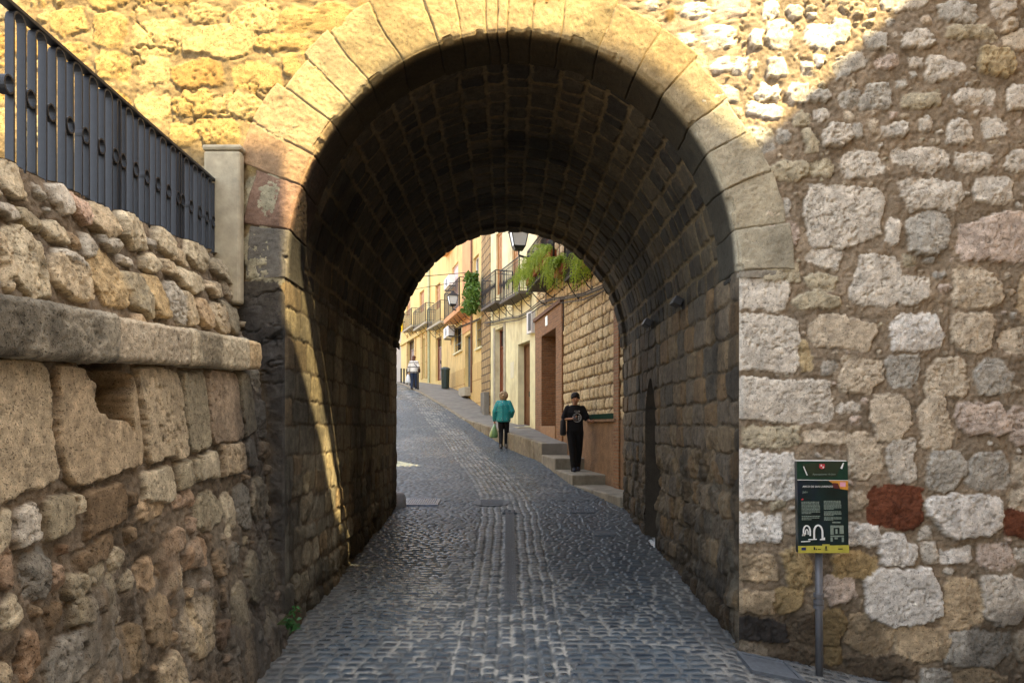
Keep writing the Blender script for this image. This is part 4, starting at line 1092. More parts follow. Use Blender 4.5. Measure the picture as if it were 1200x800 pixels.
def hbox(fr, u0, u1, w0, w1, z0, z1, name, mat, parent, bevel=0):
    return MB().fbox(fr, u0, u1, w0, w1, z0, z1).build(name, mat, parent, bevel=bevel)
def door(fr, op, mat, parent, panels=2, leaf=2, transom=None, dep=.2, handle=True):
    u0, u1, z0, z1 = op[:4]; w = -dep
    b = MB(); zt_ = z1 if not transom else z1 - transom
    b.fbox(fr, u0, u0 + .06, w, w + .07, z0, z1); b.fbox(fr, u1 - .06, u1, w, w + .07, z0, z1); b.fbox(fr, u0 + .06, u1 - .06, w, w + .07, z1 - .06, z1)
    if transom: b.fbox(fr, u0 + .06, u1 - .06, w, w + .07, zt_ - .06, zt_)
    L = (u1 - u0 - .12) / leaf
    for k in range(leaf):
        a = u0 + .06 + L * k
        b.fbox(fr, a + .004, a + L - .004, w - .02, w + .035, z0, zt_ - .06)
        for p in range(panels):
            h = (zt_ - .06 - z0 - .12) / panels; zz = z0 + .1 + h * p
            b.fbox(fr, a + .07, a + L - .07, w + .035, w + .052, zz, zz + h - .09)
    d = b.build('door', mat, parent, bevel=.006)
    if transom: hbox(fr, u0 + .06, u1 - .06, w - .01, w + .02, zt_, z1 - .06, 'pane', M['glass'], d)
    if handle: hbox(fr, (u0 + u1) / 2 + .05, (u0 + u1) / 2 + .08, w + .03, w + .09, z0 + .95, z0 + 1.12, 'handle', M['black_iron'], d)
    return d
def window(fr, op, frame_mat, parent, dep=.18, bars=0, surround=None, label=None):
    u0, u1, z0, z1 = op[:4]; w = -dep
    o = hbox(fr, u0, u1, w - .02, w, z0, z1, 'window', M['glass'], parent)
    b = MB()
    for (a, c, d, e) in ((u0, u0 + .05, z0, z1), (u1 - .05, u1, z0, z1), (u0 + .05, u1 - .05, z1 - .05, z1), (u0 + .05, u1 - .05, z0, z0 + .05), ((u0 + u1) / 2 - .025, (u0 + u1) / 2 + .025, z0 + .05, z1 - .05)):
        b.fbox(fr, a, c, w, w + .04, d, e)
    b.build('frame', frame_mat, o)
    if bars:
        b = MB()
        for k in range(bars):
            x = u0 + (u1 - u0) * (k + .5) / bars; b.tube([fr.pt(x, -.04, z0), fr.pt(x, -.04, z1)], .009, 6)
        for zz in (z0 + (z1 - z0) * .33, z0 + (z1 - z0) * .67): b.fbox(fr, u0, u1, -.046, -.034, zz - .012, zz + .012)
        b.build('bars', M['black_iron'], o)
    if surround is not None:
        b = MB(); t = .11
        b.fbox(fr, u0 - t, u0, .002, .03, z0, z1 + t); b.fbox(fr, u1, u1 + t, .002, .03, z0, z1 + t); b.fbox(fr, u0, u1, .002, .03, z1, z1 + t)
        b.build('surround', surround, o); hbox(fr, u0 - t - .03, u1 + t + .03, .002, .09, z0 - .08, z0, 'sill', surround, o)
    return o
def balcony(fr, u0, u1, z, dep, h, parent, slab_mat, slab_t=.1, dense=.11, scroll=True, rail_mat=None):
    rm = rail_mat or M['black_iron']
    s = hbox(fr, u0, u1, 0, dep, z - slab_t, z, 'balcony', slab_mat, parent, bevel=.01)
    b = MB(); w = dep - .03; a0, a1 = u0 + .03, u1 - .03
    path = [(a0, .0), (a0, w), (a1, w), (a1, .0)]
    for zz, r in ((z + h, .018), (z + h - .12, .008), (z + .08, .01)):
        for k in range(3): b.tube([fr.pt(*path[k], zz), fr.pt(*path[k + 1], zz)], r, 6)
    def bars(p, q):
        n = max(2, int((Vector(q) - Vector(p)).length / dense))
        for k in range(n + 1):
            t = k / n; x, y = p[0] + (q[0] - p[0]) * t, p[1] + (q[1] - p[1]) * t
            b.tube([fr.pt(x, y, z + .0), fr.pt(x, y, z + h)], .009 if 0 < k < n else .02, 5)
            if scroll and 0 < k < n:
                b.tube([fr.pt(x, y, z + h * .35), fr.pt(x, y, z + h * .5), fr.pt(x, y, z + h * .65)], [.008, .022, .008], 6)
    bars(path[0], path[1]); bars(path[1], path[2]); bars(path[2], path[3])
    b.build('railing', rm, s)
    n = max(2, int((u1 - u0) / 1.0) + 1)
    for k in range(n):
        x = u0 + .12 + (u1 - u0 - .24) * k / (n - 1)
        b = MB(); b.tube([fr.pt(x, .02, z - slab_t - .38), fr.pt(x, dep * .3, z - slab_t - .30), fr.pt(x, dep * .62, z - slab_t - .12), fr.pt(x, dep * .8, z - slab_t)], .014, 6)
        b.tube([fr.pt(x, dep * .25 + .07 * math.cos(t), z - slab_t - .14 + .07 * math.sin(t)) for t in np.linspace(0, 5.4, 14)], .009, 5)
        b.fbox(fr, x - .012, x + .012, 0, .02, z - slab_t - .45, z - slab_t)
        b.build('bracket', rm, s)
    return s
def pipe(fr, u, z0, z1, mat, parent, w=.06, r=.045):
    b = MB(); b.tube([fr.pt(u, w, z0), fr.pt(u, w, z1)], r, 10)
    for zz in np.arange(z0 + .8, z1, 1.6): b.tube([fr.pt(u, w, zz), fr.pt(u, w, zz + .04)], r + .012, 10)
    return b.build('drainpipe', mat, parent, smooth=False)

# --- house of rock-faced blocks next to the gate
hA = empty('stone_house', fA.pt(fA.L / 2, 0, gfr(fA, fA.L / 2)), 'tall house of rough tan stone blocks with a brown brick doorway beside the steps', 'house')
M['brick'] = mat_brick('portal_brick', lin((172, 118, 74), .78), lin((140, 92, 56), .78), lin((152, 126, 90), .75))
M['brick_in'] = mat_brick('reveal_brick', lin((136, 86, 52), .72), lin((106, 64, 38), .72), lin((96, 78, 58), .6))
M['dado'] = mat_plain('brown_render', lin((158, 122, 86), .72), .95, 0, .28, 5, 1.0, .03, 26)
M['wood_red'] = mat_wood('red_brown_wood', lin((128, 62, 32), .8), .45)
M['wood_brown'] = mat_wood('brown_wood', lin((112, 70, 40), .8), .5)
M['wood_tan'] = mat_wood('tan_wood', lin((190, 140, 84), .8), .6)
pu0, pu1 = fA.u(653.5), fA.u(636.5)                                 # doorway
ub0, ub1 = fA.u(660.5), fA.u(629.0)
pz0, pz1 = fA.hit(645, 499)[1], fA.hit(645, 389)[1]
lz1 = fA.hit(645, 366)[1]
ud1 = ub0; dzt = fA.hit(706, 491)[1]                                # dado
A_up = fA.rect(634, 262, 645, 318); A_up2 = fA.rect(664, 262, 676, 316)
rg = random.Random(91)
tn = [(214, 190, 148), (206, 182, 140), (220, 200, 158), (200, 176, 134), (210, 188, 146)]
stA = courses(-.3, fA.L + .2, -.4, 7.6, (.225, .265), (.2, .4), rg, lambda a, c, r: lin(r.choice(tn), .92), gap=.014, proud=(.012, .026), rough=.022, p=(5, 9))
ua = np.arange(0, fA.L + .001, .024); za = np.arange(-.2, 7.4, .024)
U, Vv, H, C, D, ID = lay(ua, za, stA, 93, lin((132, 106, 72), .6), warp=.008, warp2=.004, edge=.014, depth=.010, mnoise=.004, cvar=.16, facet=.6)
P = np.array(fA.a)[None, None] + U[..., None] * np.array(fA.d) + H[..., None] * np.array(fA.n) + Vv[..., None] * np.array([0, 0, 1.0])
uc = (ua[:-1] + ua[1:]) / 2; zc = (za[:-1] + za[1:]) / 2; Uc, Zc = np.meshgrid(uc, zc)
hol = ((Uc > ub0) & (Uc < ub1) & (Zc < lz1)) | ((Uc < ud1) & (Zc < dzt - .02))
for o_ in (A_up, A_up2): hol |= (Uc > o_[0]) & (Uc < o_[1]) & (Zc > o_[2]) & (Zc < o_[3])
grids('stone_facade', [(P, C, ~hol, False)], M['stone'], hA)
wall_mesh(fA, 0, fA.L, 7.39, 13.5, [(2, 3.1, 9, 11.2), (5, 6.1, 9, 11.2), (8, 9.1, 9, 11.2)], 'upper_wall', M['rubble'], hA)
for a in (2, 5, 8):
    for z_ in (9,): window(fA, (a, a + 1.1, z_, z_ + 2.0), M['wood_brown'], hA)
b = MB(); b.fbox(fA, .0, fA.L, -7, -.7, -.5, 7.38); b.build('inner_body', M['rubble'], hA)
roof(fA, 0, fA.L, 13.5, hA)
# brick doorway
b = MB(); b.fbox(fA, ub0, pu0, -.5, .05, pz0 - .7, pz1); b.build('brick_jamb', M['brick'], hA)
b = MB(); b.fbox(fA, pu1, ub1, -.5, .05, pz0 - .7, pz1); b.build('brick_jamb', M['brick'], hA)
b = MB(); b.fbox(fA, ub0, ub1, -.5, .055, pz1, lz1); b.build('brick_lintel', M['brick'], hA)
b = MB(); b.fbox(fA, ub0 - .06, ub1 + .06, .0, .11, lz1, lz1 + .1); b.build('lintel_cornice', mat_plain('brown_cornice', lin((112, 74, 44), .8), .8, 0, .2, 12), hA)
b = MB(); b.fbox(fA, pu0 + .001, pu1 - .001, -.5, .08, pz0 - .7, pz0); b.build('doorstep', mat_plain('doorstep', lin((170, 130, 90), .8), .8, 0, .2, 9), hA, bevel=.01)
door(fA, (pu0, pu1, pz0, pz1), M['wood_red'], hA, 3, 2, .55, .46)
b = MB(); b.fbox(fA, pu1 - .2, pu1 - .06, -.02, .064, 0, .001)
un, zn = fA.hit(643, 376); hbox(fA, un - .16, un + .16, .056, .07, zn - .13, zn + .13, 'number_tile', mat_plain('tile_white', lin((214, 214, 190), .9), .3, 0, .1, 30), hA)
# brown rendered dado with a dark green slot, brick edge
gu0, gu1 = fA.u(722), fA.u(690); gz0, gz1 = dzt - .02, dzt + .17
hbox(fA, 0, ud1 - .001, -.4, .012, -.3, dzt - .02, 'dado', M['dado'], hA)
hbox(fA, fA.u(724), gu1, -.02, .035, dzt, dzt + .11, 'green_panel', mat_plain('dark_green', lin((20, 56, 38), .8), .9, 0, .2, 10, spec=.1), hA)
hbox(fA, fA.u(724), gu1 + .1, -.02, .07, dzt - .05, dzt - .002, 'panel_sill', M['dado'], hA)
hbox(fA, fA.u(727.5), fA.u(721.5), -.3, .045, -.3, 7.3, 'brick_edge', M['brick'], hA)
# balconies
door(fA, A_up, M['wood_red'], hA, 3, 2, None, .2, False)
door(fA, A_up2, M['wood_red'], hA, 3, 2, None, .2, False)
zA = fA.hit(617, 340, .56)[1]; a0, a1 = fA.u(648, .56), fA.u(617, .56)
balcony(fA, a0, a1, zA, .56, 1.1, hA, mat_plain('iron_slab', lin((60, 54, 48), .8), .7, 0, .2, 10), .05, .12)
zA2 = fA.hit(669, 320, .36)[1]; c0, c1 = fA.u(677, .36), fA.u(660, .36)
balcony(fA, c0, c1, zA2, .36, 1.0, hA, mat_plain('iron_slab_small', lin((60, 54, 48), .8), .7, 0, .2, 10), .07, .12)
pipe(fA, fA.u(611.5) - .02, 2.0, 12, mat_plain('rust_pipe', lin((112, 56, 40), .8), .6, 0, .2, 10), hA, .09, .06)
# --- hanging ferns on that balcony
M['fern'] = mat_leaf('fern_leaf', lin((184, 202, 78), .9), lin((126, 158, 52), .88), .4)
def fern(name, fr, u0, u1, z, w, n, drop, label, seed, pot=True):
    r = random.Random(seed); e = empty(name, fr.pt((u0 + u1) / 2, w, z), label, 'plant', 'ferns hanging from the stone house balconies')
    vs, fs = [], []
    for i in range(n):
        u_ = r.uniform(u0, u1); base = fr.pt(u_, w + r.uniform(-.1, .05), z + r.uniform(-.05, .12))
        out = fr.n * r.uniform(-.05, .5) + fr.d * r.uniform(-.5, .5); L = drop * r.uniform(.35, 1.15); K = 9; side = Vector((out.y, -out.x, 0)); side = (side.normalized() if side.length > 1e-4 else fr.d)
        tw = r.uniform(0, PI); sd2 = (side * math.cos(tw) + fr.n * math.sin(tw))
        rise = r.uniform(.1, .3)
        pr = None
        for k in range(K + 1):
            t = k / K
            p = base + out * (1 - (1 - t) ** 2) + Vector((0, 0, rise * math.sin(min(t * 2.4, PI)) - L * t ** 1.7))
            if pr is not None:
                g = (p - pr)
                for s_ in (-1, 1):
                    for q in (0.25, .75):
                        c_ = pr + g * q; ln = .15 * (1 - .75 * t) * r.uniform(.6, 1.3); k0 = len(vs)
                        tip = c_ + sd2 * s_ * ln + g * .5 + Vector((0, 0, -.02))
                        vs += [c_, c_ + sd2 * s_ * ln * .5 + g * .34, tip, c_ + sd2 * s_ * ln * .5 - g * .05]
                        fs.append((k0, k0 + 1, k0 + 2, k0 + 3))
            pr = p
    raw_mesh('fronds', vs, fs, M['fern'], e, smooth=False)
    if pot:
        b = MB(); b.fbox(fr, u0 + .05, u1 - .05, w - .13, w + .05, z - .2, z); b.build('planter', mat_plain('terracotta', lin((170, 96, 62), .8), .85, 0, .2, 12), e, bevel=.015)
    return e
fern('hanging_fern', fA, a0 + .1, a0 + (a1 - a0) * .7, zA + .34, .56, 80, .58, 'large bright green fern spilling through the railing of the stone house balcony', 5)
fern('hanging_fern', fA, a1 - .7, a1 - .05, zA + .3, .55, 36, .55, 'small green fern drooping at the far corner of the stone house balcony', 6)
fern('hanging_fern', fA, c1 - .1, c1 + .9, zA2 + .4, .36, 52, .62, 'mid sized green fern hanging between the two stone house balconies', 7)
fern('hanging_fern', fA, c0 - 1.0, c0 - .1, zA2 + .15, .25, 40, .7, 'thin dark green fern trailing down the stone wall by the edge of the arch', 8)

# --- cream house
M['cream'] = mat_plain('cream_plaster', lin((234, 226, 182), .9), .9, 0, .14, 2.2, .35, .006, 30, stain=(lin((178, 156, 108), .8), 1.4, .75))
hB = empty('cream_house', fB.pt(fB.L / 2, 0, gfr(fB, fB.L / 2)), 'cream plastered house with two iron balconies and narrow doors', 'house')
B1 = fB.rect(580.5, 384, 592.5, 491); B2 = fB.rect(607, 401, 621, 499)
B3 = fB.rect(581.5, 272, 588.5, 345); B4 = fB.rect(600, 240, 607, 338); 
B5 = fB.rect(567, 270, 571, 350); B6 = fB.rect(620.5, 369, 626.5, 391)
opsB = [B1, B2, B3, B4, (B3[0], B3[1], 9.6, 11.6), (B4[0], B4[1], 9.4, 11.4)]
wall_mesh(fB, 0, fB.L, .5, 13.5, opsB, 'wall', M['cream'], hB, .3)
roof(fB, 0, fB.L, 13.5, hB)
d1 = door(fB, B1, M['wood_red'], hB, 3, 2, .62, .24); d2 = door(fB, B2, M['wood_brown'], hB, 4, 2, None, .28)
hbox(fB, B1[0] - .02, B1[0] + .2, .003, .03, B1[2] - .3, B1[3] + .1, 'grey_surround', M['cement'], hB)
hbox(fB, B1[1], B1[1] + .22, .003, .03, B1[2] - .3, B1[3] + .1, 'grey_surround', M['cement'], hB)
hbox(fB, B2[0] - .1, B2[1] + .1, .003, .42, B2[2] - .5, B2[2] - .02, 'doorstep', M['cement'], hB, .02)
for o_ in (B3, B4): door(fB, o_, M['wood_tan'], hB, 5, 2, None, .12, False)
for o_ in opsB[4:]: window(fB, o_, M['wood_tan'], hB)
zB = fB.hit(598, 347, .4)[1]; e0, e1 = fB.u(609.5, .4), fB.u(587, .4)
balcony(fB, e0, e1, zB, .45, 1.05, hB, mat_plain('grey_slab', lin((96, 88, 78), .8), .8, 0, .2, 9), .1, .13)
zB2 = fB.hit(573, 357, .4)[1]; e2, e3 = fB.u(581.5, .4), fB.u(565, .4)
balcony(fB, e2, min(e3, fB.L + 1.6), zB2, .45, 1.05, hB, mat_plain('grey_slab_far', lin((96, 88, 78), .8), .8, 0, .2, 9), .1, .13)
hbox(fB, fB.u(602.5), fB.u(598.5), .002, .012, fB.hit(600.5, 443)[1], fB.hit(600.5, 424)[1], 'relief_plaque', mat_plain('pale_plaque', lin((232, 226, 196), .85), .7, 0, .12, 30, .8, .01, 70), hB)
hbox(fB, fB.u(627.5), fB.u(622), .002, .14, fB.hit(624.5, 391)[1], fB.hit(624.5, 366)[1], 'meter_box', M['white'], hB, .01)
hbox(fB, fB.u(627), fB.u(624.5), .14, .16, fB.hit(624.5, 388)[1], fB.hit(624.5, 368)[1], 'meter_door', M['black_iron'], hB)
# rubble pier between the cream and the yellow house
M['pier'] = mat_brick('rubble_pier', lin((196, 168, 116), .75), lin((170, 140, 94), .75), lin((120, 98, 66), .65), .42, .3, .03, .95, .03)
pr_ = empty('stone_pier', fS.pt(fS.L / 2, 0, gfr(fS, 1)), 'narrow strip of rough stone wall between the cream and the yellow house', 'wall')
b = MB(); b.fbox(fS, 0.001, fS.L - .001, -6, .03, .8, 13.6); b.build('wall', M['pier'], pr_)
hbox(fS, .1, .9, .03, .25, gfr(fS, 1) - .3, gfr(fS, 1) + .75, 'buttress', M['pavement'], pr_, .03)
b = MB(); b.fbox(fS, 0, fS.L, -6, .2, 13.6, 13.9); b.build('coping', M['tiles'], pr_)

# --- yellow and orange house
M['yellow'] = mat_plain('yellow_plaster', lin((232, 202, 134), .85), .9, 0, .14, 2, .35, .006, 30, stain=(lin((188, 148, 88), .8), 1.3, .75))
M['orange'] = mat_plain('orange_plaster', lin((222, 166, 116), .85), .9, 0, .12, 2)
M['yellow_block'] = mat_brick('yellow_blocks', lin((226, 192, 126), .82), lin((216, 182, 116), .82), lin((178, 136, 76), .8), 1.6, .95, .02, .9, .006)
hC = empty('yellow_house', fC.pt(fC.L / 2, 0, gfr(fC, fC.L / 2)), 'yellow house with an orange painted strip, a grey door and barred windows', 'house')
C1 = fC.rect(559, 375, 565, 407); C2 = fC.rect(533, 383, 541.5, 412); C3 = fC.rect(545, 392, 552, 454); C4 = fC.rect(530, 310, 537, 367); C5 = fC.rect(555, 300, 561, 340); C6 = fC.rect(523, 400, 524, 402)
opsC = [C1, C2, C3, C4, C5, (C4[0], C4[1], 12.4, 14.2), (C5[0], C5[1], 12.2, 14)]
wall_mesh(fC, 0, fC.L, 1.6, 15, opsC, 'wall', M['yellow'], hC, .25)
roof(fC, 0, fC.L, 15, hC)
for o_ in (C1, C2): window(fC, o_, M['black_iron'], hC, .2, 4, M['cream'])
window(fC, C5, M['white'], hC, .15); [window(fC, o_, M['white'], hC) for o_ in opsC[5:]]
M['grey_door'] = mat_plain('grey_door_paint', lin((98, 108, 112), .8), .5, 0, .15, 8)
door(fC, C3, M['grey_door'], hC, 2, 1, None, .22)
door(fC, C4, mat_plain('pink_white_door', lin((226, 200, 190), .85), .6, 0, .1, 8), hC, 3, 2, None, .15, False)
u0_, u1_ = fC.u(552.5), fC.u(542.5); hbox(fC, u0_, u1_, .002, .035, C3[3] + .15, 14.9, 'orange_strip', M['orange'], hC)
b = MB(); zb_ = fC.hit(545, 412)[1]
for (a, c) in ((0.02, C3[0] - .02), (C3[1] + .02, fC.L - .02)): b.fbox(fC, a, c, .002, .03, 1.7, gfr(fC, 5) + 1.05)
b.build('base_course', M['yellow_block'], hC)
zc_ = fC.hit(531, 367, .5)[1]; g0, g1_ = fC.u(540.5, .5), fC.u(522.5, .5)
balcony(fC, g0, g1_, zc_, .6, 1.25, hC, M['orange'], .22, .16, False)
pipe(fC, fC.u(554), gfr(fC, 4), 15, mat_plain('brown_pipe', lin((120, 84, 60), .8), .6), hC)
hbox(fC, C3[0] - .05, C3[1] + .05, .002, .3, C3[2] - .4, C3[2] - .01, 'doorstep', M['cement'], hC, .02)
hbox(fC, fC.u(531), fC.u(523.5), .002, .35, fC.hit(527, 296)[1], fC.hit(527, 290)[1] + .1, 'upper_ledge', M['orange'], hC)
def ac(fr, x0, y0, x1, y1, label):
    u0, u1, z0, z1 = fr.rect(x0, y0, x1, y1, .3)
    e = empty('air_conditioner', fr.pt((u0 + u1) / 2, .1, z0), label, 'air conditioner', 'air conditioners on the yellow house')
    MB().fbox(fr, u0, u1, .08, .38, z0, z1).build('casing', M['white'], e, bevel=.015)
    b = MB(); c = fr.pt((u0 + u1) / 2, .385, (z0 + z1) / 2); r = min(u1 - u0, z1 - z0) * .38
    b.loft([(c, fr.d * r, Vector((0, 0, r))), (c + fr.n * .01, fr.d * r, Vector((0, 0, r)))], 20); b.build('fan_grille', M['grey_metal'], e)
    for x in (u0 + .1, u1 - .14):
        b = MB(); b.fbox(fr, x, x + .04, 0, .36, z0 - .06, z0 - .002); b.fbox(fr, x, x + .04, 0, .03, z0 - .3, z0 - .06); b.build('bracket', M['grey_metal'], e)
ac(fC, 522, 325, 528, 337, 'white air conditioner above the ornate lantern, the upper of two')
ac(fC, 521.5, 383, 527.5, 395, 'white air conditioner over the green bin, the lower of two')
# ivy column at the balcony's end
r = random.Random(12); iv = empty('ivy', fB.pt(fB.L + 2.0, .5, zB2 - .6), 'narrow column of dark green ivy hanging at the end of the farther iron balcony', 'plant')
top = fS.hit(553, 320, .45); bot = fS.hit(553, 364, .45); uu0 = fS.u(557.5, .45); uu1 = fS.u(547.5, .45)
pts = []
for i in range(1500):
    t = r.random(); wd = (.45 + .55 * math.sin(PI * min(1, t * 1.2 + .1))) * (uu1 - uu0) / 2
    pts.append(fS.pt((uu0 + uu1) / 2 + r.uniform(-1, 1) * wd, .45 + r.uniform(-.2, .2), bot[1] + (top[1] - bot[1]) * t))
M['ivy'] = mat_leaf('ivy_leaf', lin((112, 146, 56), .85), lin((64, 104, 38), .8))
leaves('foliage', pts, .16, M['ivy'], iv, r)
b = MB(); b.tube([fS.pt((uu0 + uu1) / 2, .3, bot[1]), fS.pt((uu0 + uu1) / 2, .3, top[1])], .03, 6); b.build('stem', M['wood_brown'], iv)

# --- farther yellow house with three balconies
hD = empty('yellow_house', fD.pt(fD.L / 2, 0, gfr(fD, fD.L / 2)), 'far bright yellow house with an arched brown door and three small balconies', 'house')
M['yellow2'] = mat_plain('bright_yellow_plaster', lin((236, 210, 140), .85), .9, 0, .1, 1.1, .2, .004, 40, stain=(lin((212, 170, 90), .8), .8, .5))
D1 = fD.rect(510.5, 395, 517.5, 446); D2 = fD.rect(495.5, 396, 498.8, 443); D3 = fD.rect(478, 398, 486, 442)
D4 = fD.rect(510, 333, 516, 362); D5 = fD.rect(491.5, 341, 497, 366); D6 = fD.rect(476, 345, 481, 370)
opsD = [D1, D2, D3, D4, D5, D6] + [(o_[0], o_[1], 13, 15) for o_ in (D4, D5, D6)]
wall_mesh(fD, 0, fD.L, 3, 17.5, opsD, 'wall', M['yellow2'], hD, .25); roof(fD, 0, fD.L, 17.5, hD)
door(fD, D1, M['wood_red'], hD, 3, 2, .5, .2); door(fD, D2, mat_plain('dark_green_door', lin((40, 56, 48), .8), .5), hD, 2, 1, None, .2)
door(fD, D3, M['wood_brown'], hD, 2, 1, .6, .2)
for o_ in (D4, D5, D6): door(fD, o_, M['wood_tan'], hD, 4, 2, None, .15, False)
for o_ in opsD[6:]: window(fD, o_, M['wood_tan'], hD)
for x0, x1, y in ((500, 515.5, 380), (484, 498.5, 381), (471.5, 482, 384)):
    zz = fD.hit((x0 + x1) / 2, y, .5)[1]; balcony(fD, fD.u(x1, .5), fD.u(x0, .5), zz, .5, 1.05, hD, M['cement'], .12, .16, False)
b = MB()
for o_ in (D2, D3):
    for (a, c, d, e) in ((o_[0] - .45, o_[0], o_[2], o_[3] + .5), (o_[1], o_[1] + .45, o_[2], o_[3] + .5)): b.fbox(fD, a, c, .002, .05, d, e)
b.build('stone_surround', M['yellow_block'], hD)
b = MB(); b.fbox(fD, .02, fD.L - .02, .002, .12, fD.hit(500, 388)[1], fD.hit(500, 386)[1] + .12); b.build('string_course', M['yellow2'], hD)
pipe(fD, fD.u(504), gfr(fD, 5), 16, mat_plain('pale_green_pipe', lin((190, 196, 160), .8), .6), hD, .08, .07)
hE = empty('grey_house', fE.pt(fE.L / 2, 0, gfr(fE, fE.L / 2)), 'distant pale grey house at the top of the street', 'house')
opsE = [(1.2, 2.2, 6.0, 8.3), (4, 5, 6.2, 8.4), (1.2, 2.2, 10, 12), (4, 5, 10, 12)]
wall_mesh(fE, 0, fE.L, 3.5, 16, opsE, 'wall', mat_plain('grey_plaster', lin((196, 186, 172), .8), .9, 0, .1, 1.5), hE); roof(fE, 0, fE.L, 16, hE)
for o_ in opsE: window(fE, o_, M['wood_brown'], hE)
uS, zS = fE.hit(468.5, 381, .5)
ys_ = empty('shop_sign', fE.pt(uS, .5, zS), 'small bright yellow sign projecting from the last house up the street', 'sign')
MB().fbox(fE, uS - .25, uS + .05, .3, .9, zS - .45, zS + .45).build('board', mat_plain('yellow_board', lin((246, 206, 30), .9), .5, 0, .05, 5), ys_, bevel=.02)
MB().fbox(fE, uS - .12, uS - .08, 0, .3, zS + .2, zS + .25).build('bracket', M['black_iron'], ys_)
# houses on the other side of the street
LQ = [(-5.2, 12.9), (-7.2, 22.5), (-11.2, 33.0), (-18, 50)]
for i, lab in enumerate(['pale ochre house on the left of the street right behind the gate', 'cream house farther up on the left side of the street', 'low yellow house at the top left of the street']):
    f = Fr(LQ[i + 1], LQ[i]); e = empty('town_house', f.pt(f.L / 2, 0, gfr(f, f.L / 2)), lab, 'house')
    z0 = gfr(f, f.L) - .5; g = gfr(f, f.L / 2); ops = []
    for k in range(int(f.L / 3)):
        a = 1 + k * 3.0; ops += [(a, a + 1.0, g + 3.4, g + 5.4), (a, a + 1.0, g + .2, g + 2.5)]
    wall_mesh(f, 0, f.L, z0, g + 5.6, ops, 'wall', [M['yellow2'], M['cream'], M['yellow']][i], e); roof(f, 0, f.L, g + 5.6, e)
    for k, o_ in enumerate(ops):
        if k % 2: door(f, o_, M['wood_brown'], e, 3, 2, None, .2, False)
        else: window(f, o_, M['wood_tan'], e)

# ------------------------------------------------------------------ raised pavement, kerb and steps on the right
KB = [(1.93, 12.62), (1.31, 15.1), (1.07, 16.8), (.86, 18.5), (.07, 21.25), (-.75, 24.2), (-1.58, 27.0), (-2.9, 31.0), (-4.6, 36.0), (-7.0, 46.0), (-12, 60)]
kx = lambda y: float(np.interp(y, [p[1] for p in KB], [p[0] for p in KB]))
fy_p = [p[1] for p in Q]; fx_p = [p[0] for p in Q]
fx = lambda y: float(np.interp(y, fy_p, fx_p))
def zp(y): return float(np.interp(y, [12, 18.5, 27.0, 28.0, 70], [.9, 1.43, 2.12, 2.27, 2.27])) if y < 27.5 else gzf(0, y) + .03
ysp = list(np.arange(18.5, 60, .5)); b = MB(); n = len(ysp); vs = []
for y in ysp: vs += [(kx(y) + .16, y, zp(y)), (fx(y) + .3, y, zp(y) + .01)]
b.add(vs, [(2 * i, 2 * i + 1, 2 * i + 3, 2 * i + 2) for i in range(n - 1)])
b.add([(kx(18.5), 18.5, 1.43), (fx(18.5) + .3, 18.5, 1.44), (fx(18.5) + .3, 18.5, .5), (kx(18.5), 18.5, .5)], [(0, 1, 2, 3)])
o = b.build('pavement', M['pavement']); tag(o, kind='structure')
b = MB(); y = 18.5; rk = random.Random(4)
while y < 46:
    y2 = y + rk.uniform(.55, .95); h0 = zp(y) + rk.uniform(-.01, .015)
    vs = []
    for yy in (y + .006, y2 - .006):
        for dx in (rk.uniform(-.02, .015), .162):
            for zz in (gzf(0, yy) - .1, zp(yy) + .006): vs.append((kx(yy) + dx + (rk.uniform(-.02, .02) if zz < h0 - .1 else 0), yy, zz))
    b.add(vs, [(0, 1, 3, 2), (4, 6, 7, 5), (0, 4, 5, 1), (2, 3, 7, 6), (0, 2, 6, 4), (1, 5, 7, 3)]); y = y2
o = b.build('kerb', M['kerb'], bevel=.02); tag(o, kind='structure')
stp = empty('stone_steps', (1.5, 15.5, gzf(1.5, 15.5)), 'worn concrete and stone steps rising to the raised pavement along the stone house', 'steps')
M['step'] = mat_plain('worn_step', lin((150, 142, 124), .82), .85, 0, .25, 5, .5, .01, 40, stain=(lin((96, 84, 62), .8), 2.5, .7))
for (y0, y1, z) in ((12.66, 15.1, .66), (15.09, 16.8, .875), (16.79, 18.52, 1.14)):
    b = MB(); vs = []
    sk = .05
    for yy, zz in ((y0, z), (y1 + .05, z + .012)):
        vs += [(kx(yy), yy - (sk if yy == y0 else 0), .2), (fx(yy) + .25, yy + (sk if yy == y0 else 0), .2), (kx(yy), yy - (sk if yy == y0 else 0), zz), (fx(yy) + .25, yy + (sk if yy == y0 else 0), zz)]
    b.add(vs, [(0, 1, 3, 2), (4, 6, 7, 5), (0, 2, 6, 4), (1, 5, 7, 3), (2, 3, 7, 6), (0, 4, 5, 1)])
    b.build('step', M['step'], stp, bevel=.025)
# flat covers in the far pavement
def pcover(px, py, w, l, label):
    zg = 0; Y = 25.0
    for _ in range(30): Y = (EYE - zp(Y)) * F / (py - VY) if abs(py - VY) > 3 and 0 else Y
    return None

